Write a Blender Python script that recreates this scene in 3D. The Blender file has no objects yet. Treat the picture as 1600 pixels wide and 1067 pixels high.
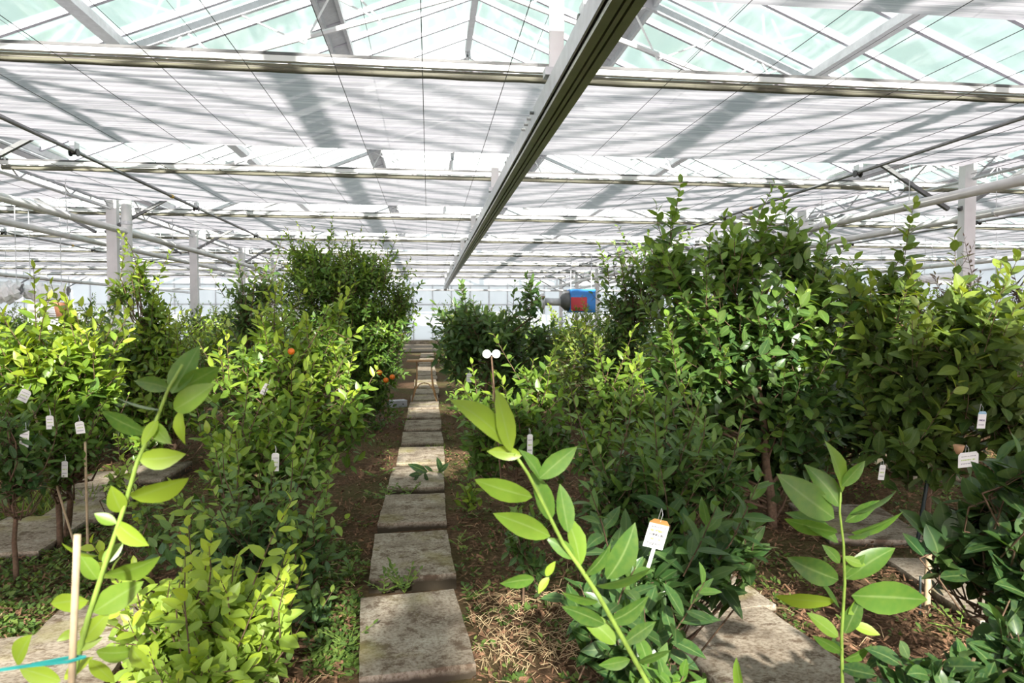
import bpy, math, random
import numpy as np
from mathutils import Vector, Matrix

random.seed(7)
C = bpy.context.scene.collection
SC = bpy.context.scene

# ------------------------------------------------------------------ camera, sky, sun, exposure
F = 1067.0                       # focal length in pixels of the 1600 x 1067 frame
CAM = Vector((0, 0, 1.6))
PSI = math.atan(130 / F); TH = math.atan((533.5 - 493) / F)
FW = Vector((math.sin(PSI) * math.cos(TH), math.cos(PSI) * math.cos(TH), -math.sin(TH)))
RT = Vector((math.cos(PSI), -math.sin(PSI), 0))
UP = RT.cross(FW)
cd = bpy.data.cameras.new('camera'); cd.sensor_width = 36; cd.lens = 36 * F / 1600
cd.clip_start = 0.05; cd.clip_end = 300
cd.dof.use_dof = True; cd.dof.focus_distance = 5.5; cd.dof.aperture_fstop = 6.3
cam = bpy.data.objects.new('camera', cd); C.objects.link(cam)
cam.matrix_world = Matrix(((RT.x, UP.x, -FW.x, CAM.x), (RT.y, UP.y, -FW.y, CAM.y), (RT.z, UP.z, -FW.z, CAM.z), (0, 0, 0, 1)))
SC.camera = cam

W = bpy.data.worlds.new('sky'); SC.world = W; W.use_nodes = True
bg = W.node_tree.nodes['Background']
bg.inputs[0].default_value = (0.80, 0.925, 0.94, 1); bg.inputs[1].default_value = 0.95
sd = bpy.data.lights.new('sun', 'SUN'); sd.energy = 23.0; sd.angle = math.radians(1.5); sd.color = (1.0, 0.80, 0.80)
sun = bpy.data.objects.new('sun', sd); C.objects.link(sun)
SUN_DIR = Vector((0.04, 1.0, -0.535)).normalized()
sun.rotation_euler = SUN_DIR.to_track_quat('-Z', 'Y').to_euler()
sun.location = (0, -20, 14)
SC.view_settings.view_transform = 'Standard'; SC.view_settings.look = 'None'
SC.view_settings.gamma = 1; SC.view_settings.use_curve_mapping = False
SC.view_settings.exposure = 0.42
SC.cycles.max_bounces = 8; SC.cycles.diffuse_bounces = 4; SC.cycles.glossy_bounces = 3
SC.cycles.transmission_bounces = 6; SC.cycles.transparent_max_bounces = 16
SC.cycles.caustics_reflective = False; SC.cycles.caustics_refractive = False
SC.cycles.sample_clamp_indirect = 8

def ray(px, py):
    return (FW * F + RT * (px - 800) + UP * (533.5 - py))
def P(px, py, D):
    """point of the world seen at pixel (px, py) at distance D along the path"""
    r = ray(px, py); return CAM + r * (D / r.y)
def G(px, py, z=0.0):
    r = ray(px, py); return CAM + r * ((z - CAM.z) / r.z)

# ------------------------------------------------------------------ materials
def new_mat(name):
    m = bpy.data.materials.new(name); m.use_nodes = True
    nt = m.node_tree; nt.nodes.clear()
    out = nt.nodes.new('ShaderNodeOutputMaterial')
    return m, nt, out
def N(nt, t, **kw):
    n = nt.nodes.new(t)
    for k, v in kw.items(): setattr(n, k, v)
    return n
def ramp(nt, fac, stops, interp='LINEAR'):
    r = N(nt, 'ShaderNodeValToRGB'); r.color_ramp.interpolation = interp
    el = r.color_ramp.elements
    while len(el) < len(stops): el.new(0.5)
    for e, (p, c) in zip(el, stops):
        e.position = p; e.color = (c[0], c[1], c[2], 1)
    nt.links.new(fac, r.inputs[0]); return r.outputs[0]
def mixc(nt, fac, a, b, blend='MIX'):
    m = N(nt, 'ShaderNodeMix', data_type='RGBA', blend_type=blend)
    for s, v in ((m.inputs[0], fac), (m.inputs[6], a), (m.inputs[7], b)):
        if hasattr(v, 'is_linked') or hasattr(v, 'links'): nt.links.new(v, s)
        elif isinstance(v, (int, float)): s.default_value = v
        else: s.default_value = (v[0], v[1], v[2], 1)
    return m.outputs[2]
def noise(nt, scale, detail=4, vec=None, rough=0.55):
    n = N(nt, 'ShaderNodeTexNoise'); n.inputs['Scale'].default_value = scale
    n.inputs['Detail'].default_value = detail; n.inputs['Roughness'].default_value = rough
    if vec is not None: nt.links.new(vec, n.inputs['Vector'])
    return n.outputs['Fac']
def coords(nt, scale=(1, 1, 1), kind='Object'):
    t = N(nt, 'ShaderNodeTexCoord'); mp = N(nt, 'ShaderNodeMapping'); mp.inputs['Scale'].default_value = scale
    nt.links.new(t.outputs[kind], mp.inputs['Vector']); return mp.outputs[0]
def bump(nt, h, strength=0.4, dist=0.02):
    b = N(nt, 'ShaderNodeBump'); b.inputs['Strength'].default_value = strength; b.inputs['Distance'].default_value = dist
    nt.links.new(h, b.inputs['Height']); return b.outputs[0]
def simple(name, col, rough=0.5, metal=0.0, var=0.12, scale=9.0, spec=0.5):
    m, nt, out = new_mat(name)
    b = N(nt, 'ShaderNodeBsdfPrincipled')
    c = ramp(nt, noise(nt, scale, 5, coords(nt)), [(0.3, [x * (1 - var) for x in col]), (0.7, [min(1, x * (1 + var)) for x in col])])
    nt.links.new(c, b.inputs['Base Color'])
    b.inputs['Roughness'].default_value = rough; b.inputs['Metallic'].default_value = metal
    b.inputs['Specular IOR Level'].default_value = spec
    nt.links.new(b.outputs[0], out.inputs[0]); return m

M = {}
M['galv'] = simple('galvanised_steel', (0.66, 0.68, 0.71), 0.45, 0.25, 0.1, 14)
M['white_steel'] = simple('white_steel', (0.82, 0.82, 0.83), 0.45, 0.0, 0.05, 6)
M['bar'] = simple('glazing_bar_aluminium', (0.56, 0.55, 0.62), 0.5, 0.1, 0.06, 10)
M['dark_steel'] = simple('dark_steel', (0.16, 0.165, 0.17), 0.5, 0.4, 0.15, 12)
M['rod'] = simple('drive_rod_steel', (0.27, 0.28, 0.29), 0.45, 0.4, 0.12, 12)
M['rail'] = simple('rail_aluminium', (0.36, 0.36, 0.31), 0.36, 0.55, 0.12, 8)
M['black'] = simple('black_plastic', (0.025, 0.025, 0.028), 0.45)
M['pipe'] = simple('white_pipe', (0.72, 0.73, 0.73), 0.4, 0.0, 0.08, 5)
M['seal'] = simple('seal_strip_grey', (0.12, 0.12, 0.125), 0.6)
M['bark'] = simple('bark', (0.13, 0.085, 0.055), 0.85, 0, 0.4, 40, 0.2)
M['twig'] = simple('green_twig', (0.12, 0.17, 0.05), 0.6, 0, 0.3, 30, 0.3)
M['stem'] = simple('young_stem', (0.22, 0.33, 0.06), 0.5, 0, 0.2, 20, 0.4)
M['bamboo'] = simple('bamboo', (0.46, 0.36, 0.23), 0.6, 0, 0.2, 25, 0.3)
M['black_stake'] = simple('dark_stake', (0.02, 0.035, 0.035), 0.6)
M['teal'] = simple('teal_tie', (0.02, 0.30, 0.28), 0.5)
M['wire'] = simple('wire', (0.10, 0.10, 0.11), 0.6)
M['wood'] = simple('pale_wood', (0.55, 0.33, 0.17), 0.6, 0, 0.25, 20)
M['blue'] = simple('heater_blue', (0.02, 0.24, 0.72), 0.4)
M['red'] = simple('heater_red', (0.62, 0.035, 0.05), 0.4)
M['orange'] = simple('orange_peel', (0.75, 0.18, 0.01), 0.45, 0, 0.1, 60)
M['cardboard'] = simple('grey_carton', (0.50, 0.51, 0.56), 0.7)
M['film'] = simple('white_film', (0.85, 0.86, 0.88), 0.3, 0, 0.05, 10)
M['plastic_white'] = simple('white_plastic', (0.85, 0.85, 0.84), 0.35, 0, 0.04, 5)
M['kraft'] = simple('kraft_paper', (0.55, 0.32, 0.18), 0.7)
M['terracotta'] = simple('terracotta', (0.50, 0.22, 0.12), 0.7)
M['deadleaf'] = simple('dry_leaf', (0.42, 0.20, 0.05), 0.6, 0, 0.3, 20)

def leaf_mat(name, stops, trans=0.35, rough=0.36, tcol=1.5):
    m, nt, out = new_mat(name)
    at = N(nt, 'ShaderNodeAttribute', attribute_name='tone'); rb = N(nt, 'ShaderNodeAttribute', attribute_name='rib')
    c = ramp(nt, at.outputs['Fac'], stops)
    rib = ramp(nt, rb.outputs['Fac'], [(0.0, (1, 1, 1)), (0.13, (0, 0, 0))])
    vein = N(nt, 'ShaderNodeTexNoise'); vein.inputs['Scale'].default_value = 7
    tc = N(nt, 'ShaderNodeTexCoord'); nt.links.new(tc.outputs['Object'], vein.inputs['Vector'])
    c = mixc(nt, ramp(nt, vein.outputs['Fac'], [(0.35, (0, 0, 0)), (0.75, (0.35, 0.35, 0.35))]), c, mixc(nt, 0.5, c, (0.30, 0.36, 0.06)))
    light = mixc(nt, 0.45, c, (0.32, 0.42, 0.16))
    c2 = mixc(nt, rib, c, light)
    geo = N(nt, 'ShaderNodeNewGeometry')
    pale = mixc(nt, 0.30, c2, (0.22, 0.30, 0.14))
    c3 = mixc(nt, geo.outputs['Backfacing'], c2, pale)
    b = N(nt, 'ShaderNodeBsdfPrincipled'); nt.links.new(c3, b.inputs['Base Color'])
    b.inputs['Roughness'].default_value = rough; b.inputs['Specular IOR Level'].default_value = 0.45
    tr = N(nt, 'ShaderNodeBsdfTranslucent')
    tcn = mixc(nt, 1.0, c, (tcol * 1.1, tcol, tcol * 0.35), 'MULTIPLY'); nt.links.new(tcn, tr.inputs['Color'])
    mx = N(nt, 'ShaderNodeMixShader'); mx.inputs[0].default_value = trans
    nt.links.new(b.outputs[0], mx.inputs[1]); nt.links.new(tr.outputs[0], mx.inputs[2])
    nt.links.new(mx.outputs[0], out.inputs[0]); return m
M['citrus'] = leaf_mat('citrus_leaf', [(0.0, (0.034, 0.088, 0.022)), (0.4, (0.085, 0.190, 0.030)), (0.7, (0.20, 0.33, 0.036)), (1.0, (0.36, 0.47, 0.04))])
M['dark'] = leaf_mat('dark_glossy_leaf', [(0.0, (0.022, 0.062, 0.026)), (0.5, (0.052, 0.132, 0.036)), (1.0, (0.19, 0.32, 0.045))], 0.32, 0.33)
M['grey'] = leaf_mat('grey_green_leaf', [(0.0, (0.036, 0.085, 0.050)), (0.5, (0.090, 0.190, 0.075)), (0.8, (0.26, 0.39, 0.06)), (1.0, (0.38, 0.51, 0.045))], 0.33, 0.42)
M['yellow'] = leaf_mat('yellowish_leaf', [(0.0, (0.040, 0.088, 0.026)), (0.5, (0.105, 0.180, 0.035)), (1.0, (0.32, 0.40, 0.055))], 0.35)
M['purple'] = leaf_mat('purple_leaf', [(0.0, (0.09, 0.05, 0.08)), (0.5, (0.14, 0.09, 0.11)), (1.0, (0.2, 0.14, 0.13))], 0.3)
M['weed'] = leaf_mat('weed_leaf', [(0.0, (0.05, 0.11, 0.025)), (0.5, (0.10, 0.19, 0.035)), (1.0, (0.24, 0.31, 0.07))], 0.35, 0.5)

def mat_soil():
    m, nt, out = new_mat('bark_mulch_soil'); v = coords(nt)
    b = N(nt, 'ShaderNodeBsdfPrincipled')
    a = ramp(nt, noise(nt, 24, 8, v, 0.7), [(0.3, (0.050, 0.030, 0.018)), (0.52, (0.15, 0.088, 0.052)), (0.72, (0.30, 0.19, 0.115))])
    big = ramp(nt, noise(nt, 1.1, 3, v), [(0.40, (0, 0, 0)), (0.60, (1, 1, 1))])
    c = mixc(nt, big, a, mixc(nt, 0.55, a, (0.10, 0.11, 0.035)))
    nt.links.new(c, b.inputs['Base Color']); b.inputs['Roughness'].default_value = 0.95; b.inputs['Specular IOR Level'].default_value = 0.15
    nt.links.new(bump(nt, noise(nt, 45, 8, v, 0.7), 0.8, 0.03), b.inputs['Normal'])
    nt.links.new(b.outputs[0], out.inputs[0]); return m
M['soil'] = mat_soil()
def mat_slab():
    m, nt, out = new_mat('weathered_concrete_slab')
    tc = N(nt, 'ShaderNodeTexCoord'); oi = N(nt, 'ShaderNodeObjectInfo')
    ad = N(nt, 'ShaderNodeVectorMath', operation='MULTIPLY_ADD')
    nt.links.new(oi.outputs['Random'], ad.inputs[0]); ad.inputs[1].default_value = (37, 19, 11); nt.links.new(tc.outputs['Object'], ad.inputs[2]); v = ad.outputs[0]
    a = ramp(nt, noise(nt, 5, 7, v, 0.65), [(0.3, (0.20, 0.16, 0.12)), (0.5, (0.39, 0.335, 0.265)), (0.72, (0.52, 0.47, 0.385))])
    fine = ramp(nt, noise(nt, 60, 6, v, 0.7), [(0.38, (0.55, 0.5, 0.45)), (0.55, (1, 1, 1))])
    c = mixc(nt, 1.0, a, fine, 'MULTIPLY')
    dirt = ramp(nt, noise(nt, 9, 8, v, 0.75), [(0.53, (0, 0, 0)), (0.60, (0.9, 0.9, 0.9))])
    c = mixc(nt, dirt, c, (0.13, 0.09, 0.06))
    moss = ramp(nt, noise(nt, 2.3, 4, v), [(0.55, (0, 0, 0)), (0.75, (0.7, 0.7, 0.7))])
    c = mixc(nt, moss, c, (0.30, 0.27, 0.09))
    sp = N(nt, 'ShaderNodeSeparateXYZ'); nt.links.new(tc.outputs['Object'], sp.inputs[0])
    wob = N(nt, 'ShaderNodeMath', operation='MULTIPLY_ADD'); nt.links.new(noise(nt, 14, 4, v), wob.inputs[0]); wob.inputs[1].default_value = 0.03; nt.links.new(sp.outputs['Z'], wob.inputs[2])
    side_shade_soil = ramp(nt, wob.outputs[0], [(0.058, (1, 1, 1)), (0.086, (0, 0, 0))])      # shade on the lower sides painted into the colour, along with soil
    c = mixc(nt, side_shade_soil, c, (0.075, 0.060, 0.042))
    b = N(nt, 'ShaderNodeBsdfPrincipled'); nt.links.new(c, b.inputs['Base Color'])
    b.inputs['Roughness'].default_value = 0.9; b.inputs['Specular IOR Level'].default_value = 0.2
    nt.links.new(bump(nt, noise(nt, 50, 8, v, 0.7), 0.35, 0.012), b.inputs['Normal'])
    nt.links.new(b.outputs[0], out.inputs[0]); return m
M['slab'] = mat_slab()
M['chip'] = simple('bark_chip', (0.185, 0.105, 0.062), 0.9, 0, 0.8, 38.0, 0.15)
M['straw'] = simple('dry_straw', (0.50, 0.38, 0.22), 0.8, 0, 0.4, 3.0, 0.15)

def mat_glass():
    m, nt, out = new_mat('roof_glass')
    t = N(nt, 'ShaderNodeBsdfTransparent'); t.inputs[0].default_value = (0.90, 0.985, 0.935, 1)
    g = N(nt, 'ShaderNodeBsdfGlossy'); g.inputs[1].default_value = 0.08; g.inputs[0].default_value = (0.9, 0.95, 0.95, 1)
    lw = N(nt, 'ShaderNodeLayerWeight'); lw.inputs[0].default_value = 0.5
    mr = N(nt, 'ShaderNodeMath', operation='MULTIPLY'); nt.links.new(lw.outputs['Fresnel'], mr.inputs[0]); mr.inputs[1].default_value = 0.35
    m1 = N(nt, 'ShaderNodeMixShader'); nt.links.new(mr.outputs[0], m1.inputs[0])
    nt.links.new(t.outputs[0], m1.inputs[1]); nt.links.new(g.outputs[0], m1.inputs[2])
    d = N(nt, 'ShaderNodeBsdfTranslucent'); d.inputs[0].default_value = (0.95, 0.95, 0.95, 1)
    v = coords(nt, (3.0, 0.5, 1.0))
    streak = ramp(nt, noise(nt, 1.6, 5, v, 0.6), [(0.45, (0.008, 0.008, 0.008)), (0.7, (0.07, 0.07, 0.07))])
    graze = ramp(nt, lw.outputs['Facing'], [(0.60, (0, 0, 0)), (0.90, (0.22, 0.22, 0.22))])   # dirt film looks denser seen at a slant
    tot = N(nt, 'ShaderNodeMath', operation='ADD', use_clamp=True); nt.links.new(streak, tot.inputs[0]); nt.links.new(graze, tot.inputs[1])
    m2 = N(nt, 'ShaderNodeMixShader'); nt.links.new(tot.outputs[0], m2.inputs[0])
    nt.links.new(m1.outputs[0], m2.inputs[1]); nt.links.new(d.outputs[0], m2.inputs[2])
    nt.links.new(m2.outputs[0], out.inputs[0]); return m
M['glass'] = mat_glass()
def mat_cloth(name, col, trans, tcol, open_=0.05):
    m, nt, out = new_mat(name)
    tcn = N(nt, 'ShaderNodeTexCoord'); mp = N(nt, 'ShaderNodeMapping'); mp.inputs['Scale'].default_value = (0.22, 55, 1)
    nt.links.new(tcn.outputs['Object'], mp.inputs['Vector'])
    st = ramp(nt, noise(nt, 1.0, 5, mp.outputs[0], 0.65), [(0.36, (0.58, 0.58, 0.64)), (0.60, (1, 1, 1))])
    a = N(nt, 'ShaderNodeBsdfDiffuse'); b = N(nt, 'ShaderNodeBsdfTranslucent'); t = N(nt, 'ShaderNodeBsdfTransparent')
    nt.links.new(mixc(nt, 1.0, st, col, 'MULTIPLY'), a.inputs[0]); nt.links.new(mixc(nt, 1.0, st, tcol, 'MULTIPLY'), b.inputs[0])
    m1 = N(nt, 'ShaderNodeMixShader'); m1.inputs[0].default_value = trans
    nt.links.new(a.outputs[0], m1.inputs[1]); nt.links.new(b.outputs[0], m1.inputs[2])
    m2 = N(nt, 'ShaderNodeMixShader'); m2.inputs[0].default_value = open_
    nt.links.new(m1.outputs[0], m2.inputs[1]); nt.links.new(t.outputs[0], m2.inputs[2])
    nt.links.new(m2.outputs[0], out.inputs[0]); return m
M['cloth'] = mat_cloth('shade_cloth', (0.73, 0.68, 0.75), 0.62, (0.63, 0.60, 0.655), 0.03)
M['bundle'] = mat_cloth('folded_shade_cloth', (0.27, 0.265, 0.20), 0.25, (0.4, 0.38, 0.28), 0.0)
def mat_panel():
    m, nt, out = new_mat('translucent_wall_panel')
    a = N(nt, 'ShaderNodeBsdfDiffuse'); a.inputs[0].default_value = (0.90, 0.88, 0.90, 1)
    b = N(nt, 'ShaderNodeBsdfTranslucent')
    c = ramp(nt, noise(nt, 0.8, 3, coords(nt)), [(0.35, (0.94, 0.93, 0.95)), (0.7, (0.99, 0.98, 0.99))]); nt.links.new(c, b.inputs[0])
    mx = N(nt, 'ShaderNodeMixShader'); mx.inputs[0].default_value = 0.8
    nt.links.new(a.outputs[0], mx.inputs[1]); nt.links.new(b.outputs[0], mx.inputs[2]); nt.links.new(mx.outputs[0], out.inputs[0]); return m
M['panel'] = mat_panel()
def mat_tag(name, top, bars):
    """white plant label with printed lines, laid out in the tag's own coordinates (0..1 by 0..1)"""
    m, nt, out = new_mat(name); b = N(nt, 'ShaderNodeBsdfPrincipled')
    tc = N(nt, 'ShaderNodeTexCoord'); sp = N(nt, 'ShaderNodeSeparateXYZ'); nt.links.new(tc.outputs['Generated'], sp.inputs[0])
    z = sp.outputs['Z']
    stops = [(0.0, (0.85, 0.86, 0.84))]
    for lo, hi, c in bars: stops += [(lo, c), (hi, (0.85, 0.86, 0.84))]
    if top: stops.append((0.84, top))
    base = ramp(nt, z, stops, 'CONSTANT')
    n = ramp(nt, noise(nt, 28, 2, coords(nt, (1, 1, 0.2), 'Generated')), [(0.40, (0, 0, 0)), (0.46, (1, 1, 1))], 'CONSTANT')
    x = sp.outputs['X']
    mar = N(nt, 'ShaderNodeMath', operation='COMPARE'); nt.links.new(x, mar.inputs[0]); mar.inputs[1].default_value = 0.5; mar.inputs[2].default_value = 0.36
    mul = N(nt, 'ShaderNodeMath', operation='MULTIPLY'); nt.links.new(n, mul.inputs[0]); nt.links.new(mar.outputs[0], mul.inputs[1])
    if top:
        gt = N(nt, 'ShaderNodeMath', operation='GREATER_THAN'); nt.links.new(z, gt.inputs[0]); gt.inputs[1].default_value = 0.84
        mm = N(nt, 'ShaderNodeMath', operation='MAXIMUM'); nt.links.new(gt.outputs[0], mm.inputs[0]); nt.links.new(mul.outputs[0], mm.inputs[1]); f = mm.outputs[0]
    else: f = mul.outputs[0]
    c = mixc(nt, f, (0.85, 0.86, 0.84), base)
    nt.links.new(c, b.inputs['Base Color']); b.inputs['Roughness'].default_value = 0.4
    nt.links.new(b.outputs[0], out.inputs[0]); return m
G1, K1 = (0.45, 0.62, 0.16), (0.08, 0.08, 0.09)
M['tag_orange'] = mat_tag('label_orange_green', (0.62, 0.33, 0.10), [(0.10, 0.19, K1), (0.27, 0.35, G1), (0.42, 0.50, K1), (0.56, 0.64, G1), (0.70, 0.76, (0.3, 0.3, 0.3))])
M['tag_blue'] = mat_tag('label_blue', (0.30, 0.52, 0.66), [(0.18, 0.24, (0.3, 0.3, 0.35)), (0.42, 0.52, (0.05, 0.02, 0.12))])
M['tag_plain'] = mat_tag('label_plain', None, [(0.2, 0.28, (0.35, 0.35, 0.4)), (0.45, 0.53, G1), (0.7, 0.76, (0.4, 0.4, 0.4))])

# ------------------------------------------------------------------ mesh helpers
class MB:
    def __init__(s): s.v = []; s.f = []
    def add(s, vs, fs):
        b = len(s.v); s.v += [tuple(v) for v in vs]; s.f += [tuple(i + b for i in f) for f in fs]; return s
    def beam(s, p0, p1, w, h, up=(0, 0, 1)):
        p0, p1 = Vector(p0), Vector(p1); d = (p1 - p0).normalized(); u = Vector(up)
        if abs(d.dot(u)) > 0.98: u = Vector((0, 1, 0))
        r = d.cross(u).normalized(); u = r.cross(d)
        a, b = r * (w / 2), u * (h / 2)
        vs = [p + sx * a + sy * b for p in (p0, p1) for sx, sy in ((-1, -1), (1, -1), (1, 1), (-1, 1))]
        return s.add(vs, [(0, 1, 2, 3), (7, 6, 5, 4), (0, 4, 5, 1), (1, 5, 6, 2), (2, 6, 7, 3), (3, 7, 4, 0)])
    def box(s, c, size):
        c = Vector(c); return s.beam(c - Vector((0, size[1] / 2, 0)), c + Vector((0, size[1] / 2, 0)), size[0], size[2])
    def tube(s, pts, r, n=6, cap=True):
        pts = [Vector(p) for p in pts]; m = len(pts); rs = r if isinstance(r, (list, tuple)) else [r] * m
        vs = []; fs = []; prev = None
        for i, p in enumerate(pts):
            d = (pts[min(i + 1, m - 1)] - pts[max(i - 1, 0)])
            d = d.normalized() if d.length > 1e-9 else Vector((0, 0, 1))
            ref = prev if prev is not None else (Vector((1, 0, 0)) if abs(d.x) < 0.9 else Vector((0, 1, 0)))
            a = (ref - d * ref.dot(d)).normalized(); b = d.cross(a); prev = a
            for k in range(n):
                t = 2 * math.pi * k / n; vs.append(p + (a * math.cos(t) + b * math.sin(t)) * rs[i])
        for i in range(m - 1):
            for k in range(n):
                k2 = (k + 1) % n; fs.append((i * n + k, i * n + k2, (i + 1) * n + k2, (i + 1) * n + k))
        if cap: fs += [tuple(range(n))[::-1], tuple(range((m - 1) * n, m * n))]
        return s.add(vs, fs)
    def lathe(s, c, prof, n=16, axis='Z'):
        c = Vector(c); vs = []; fs = []
        for r, h in prof:
            for k in range(n):
                t = 2 * math.pi * k / n; q = (r * math.cos(t), r * math.sin(t), h)
                if axis == 'X': q = (h, q[0], q[1])
                if axis == 'Y': q = (q[0], h, q[1])
                vs.append(c + Vector(q))
        for i in range(len(prof) - 1):
            for k in range(n):
                k2 = (k + 1) % n; fs.append((i * n + k, i * n + k2, (i + 1) * n + k2, (i + 1) * n + k))
        fs += [tuple(range(n))[::-1], tuple(range((len(prof) - 1) * n, len(prof) * n))]
        return s.add(vs, fs)
    def mesh(s, name, mat, smooth=False):
        me = bpy.data.meshes.new(name); me.from_pydata(s.v, [], s.f); me.materials.append(M[mat])
        if smooth: me.shade_smooth()
        me.update(); return me
    def build(s, name, mat, parent=None, smooth=False, loc=None):
        o = bpy.data.objects.new(name, s.mesh(name, mat, smooth)); C.objects.link(o)
        if parent: o.parent = parent
        if loc is not None: o.location = loc
        return o
def inst(name, me, parent=None, loc=(0, 0, 0), rot=None):
    o = bpy.data.objects.new(name, me); C.objects.link(o); o.location = loc
    if parent: o.parent = parent
    if rot: o.rotation_euler = rot
    return o
def bevel(o, w, seg=2):
    md = o.modifiers.new('bevel', 'BEVEL'); md.width = w; md.segments = seg; md.limit_method = 'ANGLE'; return o
def thing(name, label=None, cat=None, loc=(0, 0, 0), group=None, kind=None):
    o = bpy.data.objects.new(name, None); C.objects.link(o); o.location = loc; o.empty_display_size = 0.1
    return tag(o, label, cat, group, kind)
def tag(o, label=None, cat=None, group=None, kind=None):
    if label: o['label'] = label
    if cat: o['category'] = cat
    if group: o['group'] = group
    if kind: o['kind'] = kind
    return o
ORD = ['first', 'second', 'third', 'fourth', 'fifth', 'sixth', 'seventh', 'eighth', 'ninth', 'tenth', 'eleventh', 'twelfth', 'thirteenth', 'fourteenth',
       'fifteenth', 'sixteenth', 'seventeenth', 'eighteenth', 'nineteenth', 'twentieth', 'twenty-first', 'twenty-second', 'twenty-third', 'twenty-fourth', 'twenty-fifth', 'twenty-sixth', 'twenty-seventh', 'twenty-eighth', 'twenty-ninth', 'thirtieth', 'thirty-first', 'thirty-second']

# ------------------------------------------------------------------ greenhouse shell
BAY = 4.15; E0 = 5.6; T0 = 8.6             # screen edge and truss stations
ZC = 3.57; XR = 0.73; HALF = 6.4; ZR = 6.5; SL = 0.40; ZE = ZR - SL * HALF
BACK, FRONT = 37.9, -16.0
SPANS = [(XR, 'central span'), (XR - 2 * HALF, 'left span'), (XR + 2 * HALF, 'right span')]
XL, XRT = XR - 3 * HALF, XR + 3 * HALF

# floor
def build_floor():
    nx, ny = 150, 220; xs = np.linspace(XL - 0.2, XRT + 0.2, nx); ys = np.concatenate([np.linspace(FRONT - 0.2, 1.0, 20), np.linspace(1.2, 14, 150), np.linspace(14.4, BACK + 0.2, 50)])
    rg = np.random.default_rng(3); X, Y = np.meshgrid(xs, ys)
    Z = 0.012 * np.sin(X * 3.1 + 1.7 * np.sin(Y * 1.3)) + 0.012 * np.sin(Y * 2.7 + X) + rg.normal(0, 0.004, X.shape) + 0.016
    v = np.stack([X, Y, Z], -1).reshape(-1, 3); me = bpy.data.meshes.new('floor')
    idx = np.arange(X.size).reshape(X.shape)
    f = np.stack([idx[:-1, :-1], idx[:-1, 1:], idx[1:, 1:], idx[1:, :-1]], -1).reshape(-1, 4)
    me.from_pydata(v.tolist(), [], f.tolist()); me.materials.append(M['soil']); me.shade_smooth()
    o = bpy.data.objects.new('floor', me); C.objects.link(o); o['kind'] = 'structure'; return o
build_floor()

# walls: translucent panels between slim mullions
def wall(name, p0, p1, h=4.0, step=1.05, rows=(0.0, 2.2, 3.25, 4.0), split=True, kerb=True):
    w = thing(name, loc=p0, kind='structure'); p0 = Vector(p0); p1 = Vector(p1); d = p1 - p0; L = d.length; d.normalize(); n = int(round(L / step))
    nrm = Vector((-d.y, d.x, 0)); pm = {}
    for j in range(len(rows) - 1):
        m = MB(); m.beam((0, 0, (rows[j] + rows[j + 1]) / 2), d * (L / n), 0.016, rows[j + 1] - rows[j]) if False else None
        z0, z1 = rows[j], rows[j + 1]; mb = MB(); q = d * (L / n)
        mb.beam(Vector((0, 0, (z0 + z1) / 2)) + d * 0.02, q + Vector((0, 0, (z0 + z1) / 2)) - d * 0.02, 0.016, z1 - z0 - 0.02)
        pm[j] = mb.mesh('panel', 'panel')
    mm = MB().beam((0, 0, 0), (0, 0, rows[-1]), 0.045, 0.06).mesh('mullion', 'galv')
    for i in range(n + 1):
        loc = d * (L * i / n)
        if i < n:
            for j in pm: inst('panel', pm[j], w, loc)
        inst('mullion', mm, w, loc)
    for z in rows[1:]:
        MB().beam(Vector((0, 0, z)), d * L + Vector((0, 0, z)), 0.05, 0.05).build('transom', 'galv', w)
    if kerb: MB().beam(Vector((0, 0, 0.12)), d * L + Vector((0, 0, 0.12)), 0.2, 0.26).build('kerb', 'slab', w)
    return w
wall('wall_back', (XL, BACK, 0), (XRT, BACK, 0))
wall('wall_left', (XL, 14, 0), (XL, BACK, 0), step=2.0)
wall('wall_right', (XRT, 10, 0), (XRT, BACK, 0), step=2.0)
# gable triangles above the back wall, one per span
gm = MB()
for xc, nm in SPANS:
    gm.add([(xc - HALF, BACK, 4.0), (xc + HALF, BACK, 4.0), (xc, BACK, ZR + 0.1), (xc - HALF, BACK + .02, 4.0), (xc + HALF, BACK + .02, 4.0), (xc, BACK + .02, ZR + .1)],
           [(0, 1, 2), (5, 4, 3), (0, 3, 4, 1), (1, 4, 5, 2), (2, 5, 3, 0)])
tag(gm.build('wall_back_gable', 'panel'), kind='structure')
# far walls the lens never reaches, they close the house behind the viewer
m = MB()
m.box((XR, FRONT, 2), (6 * HALF, 0.02, 4)); m.box((XL, (FRONT + 14) / 2, 2), (0.02, 14 - FRONT, 4)); m.box((XRT, (FRONT + 10) / 2, 2), (0.02, 10 - FRONT, 4))
tag(m.build('wall_front', 'panel'), kind='structure')
# pale concrete apron in front of the back wall
m = MB(); m.box((XR, 33.6, 0.02), (6 * HALF - 0.4, 8.0, 0.07)); tag(m.build('floor_apron', 'slab'), kind='structure')

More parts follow.
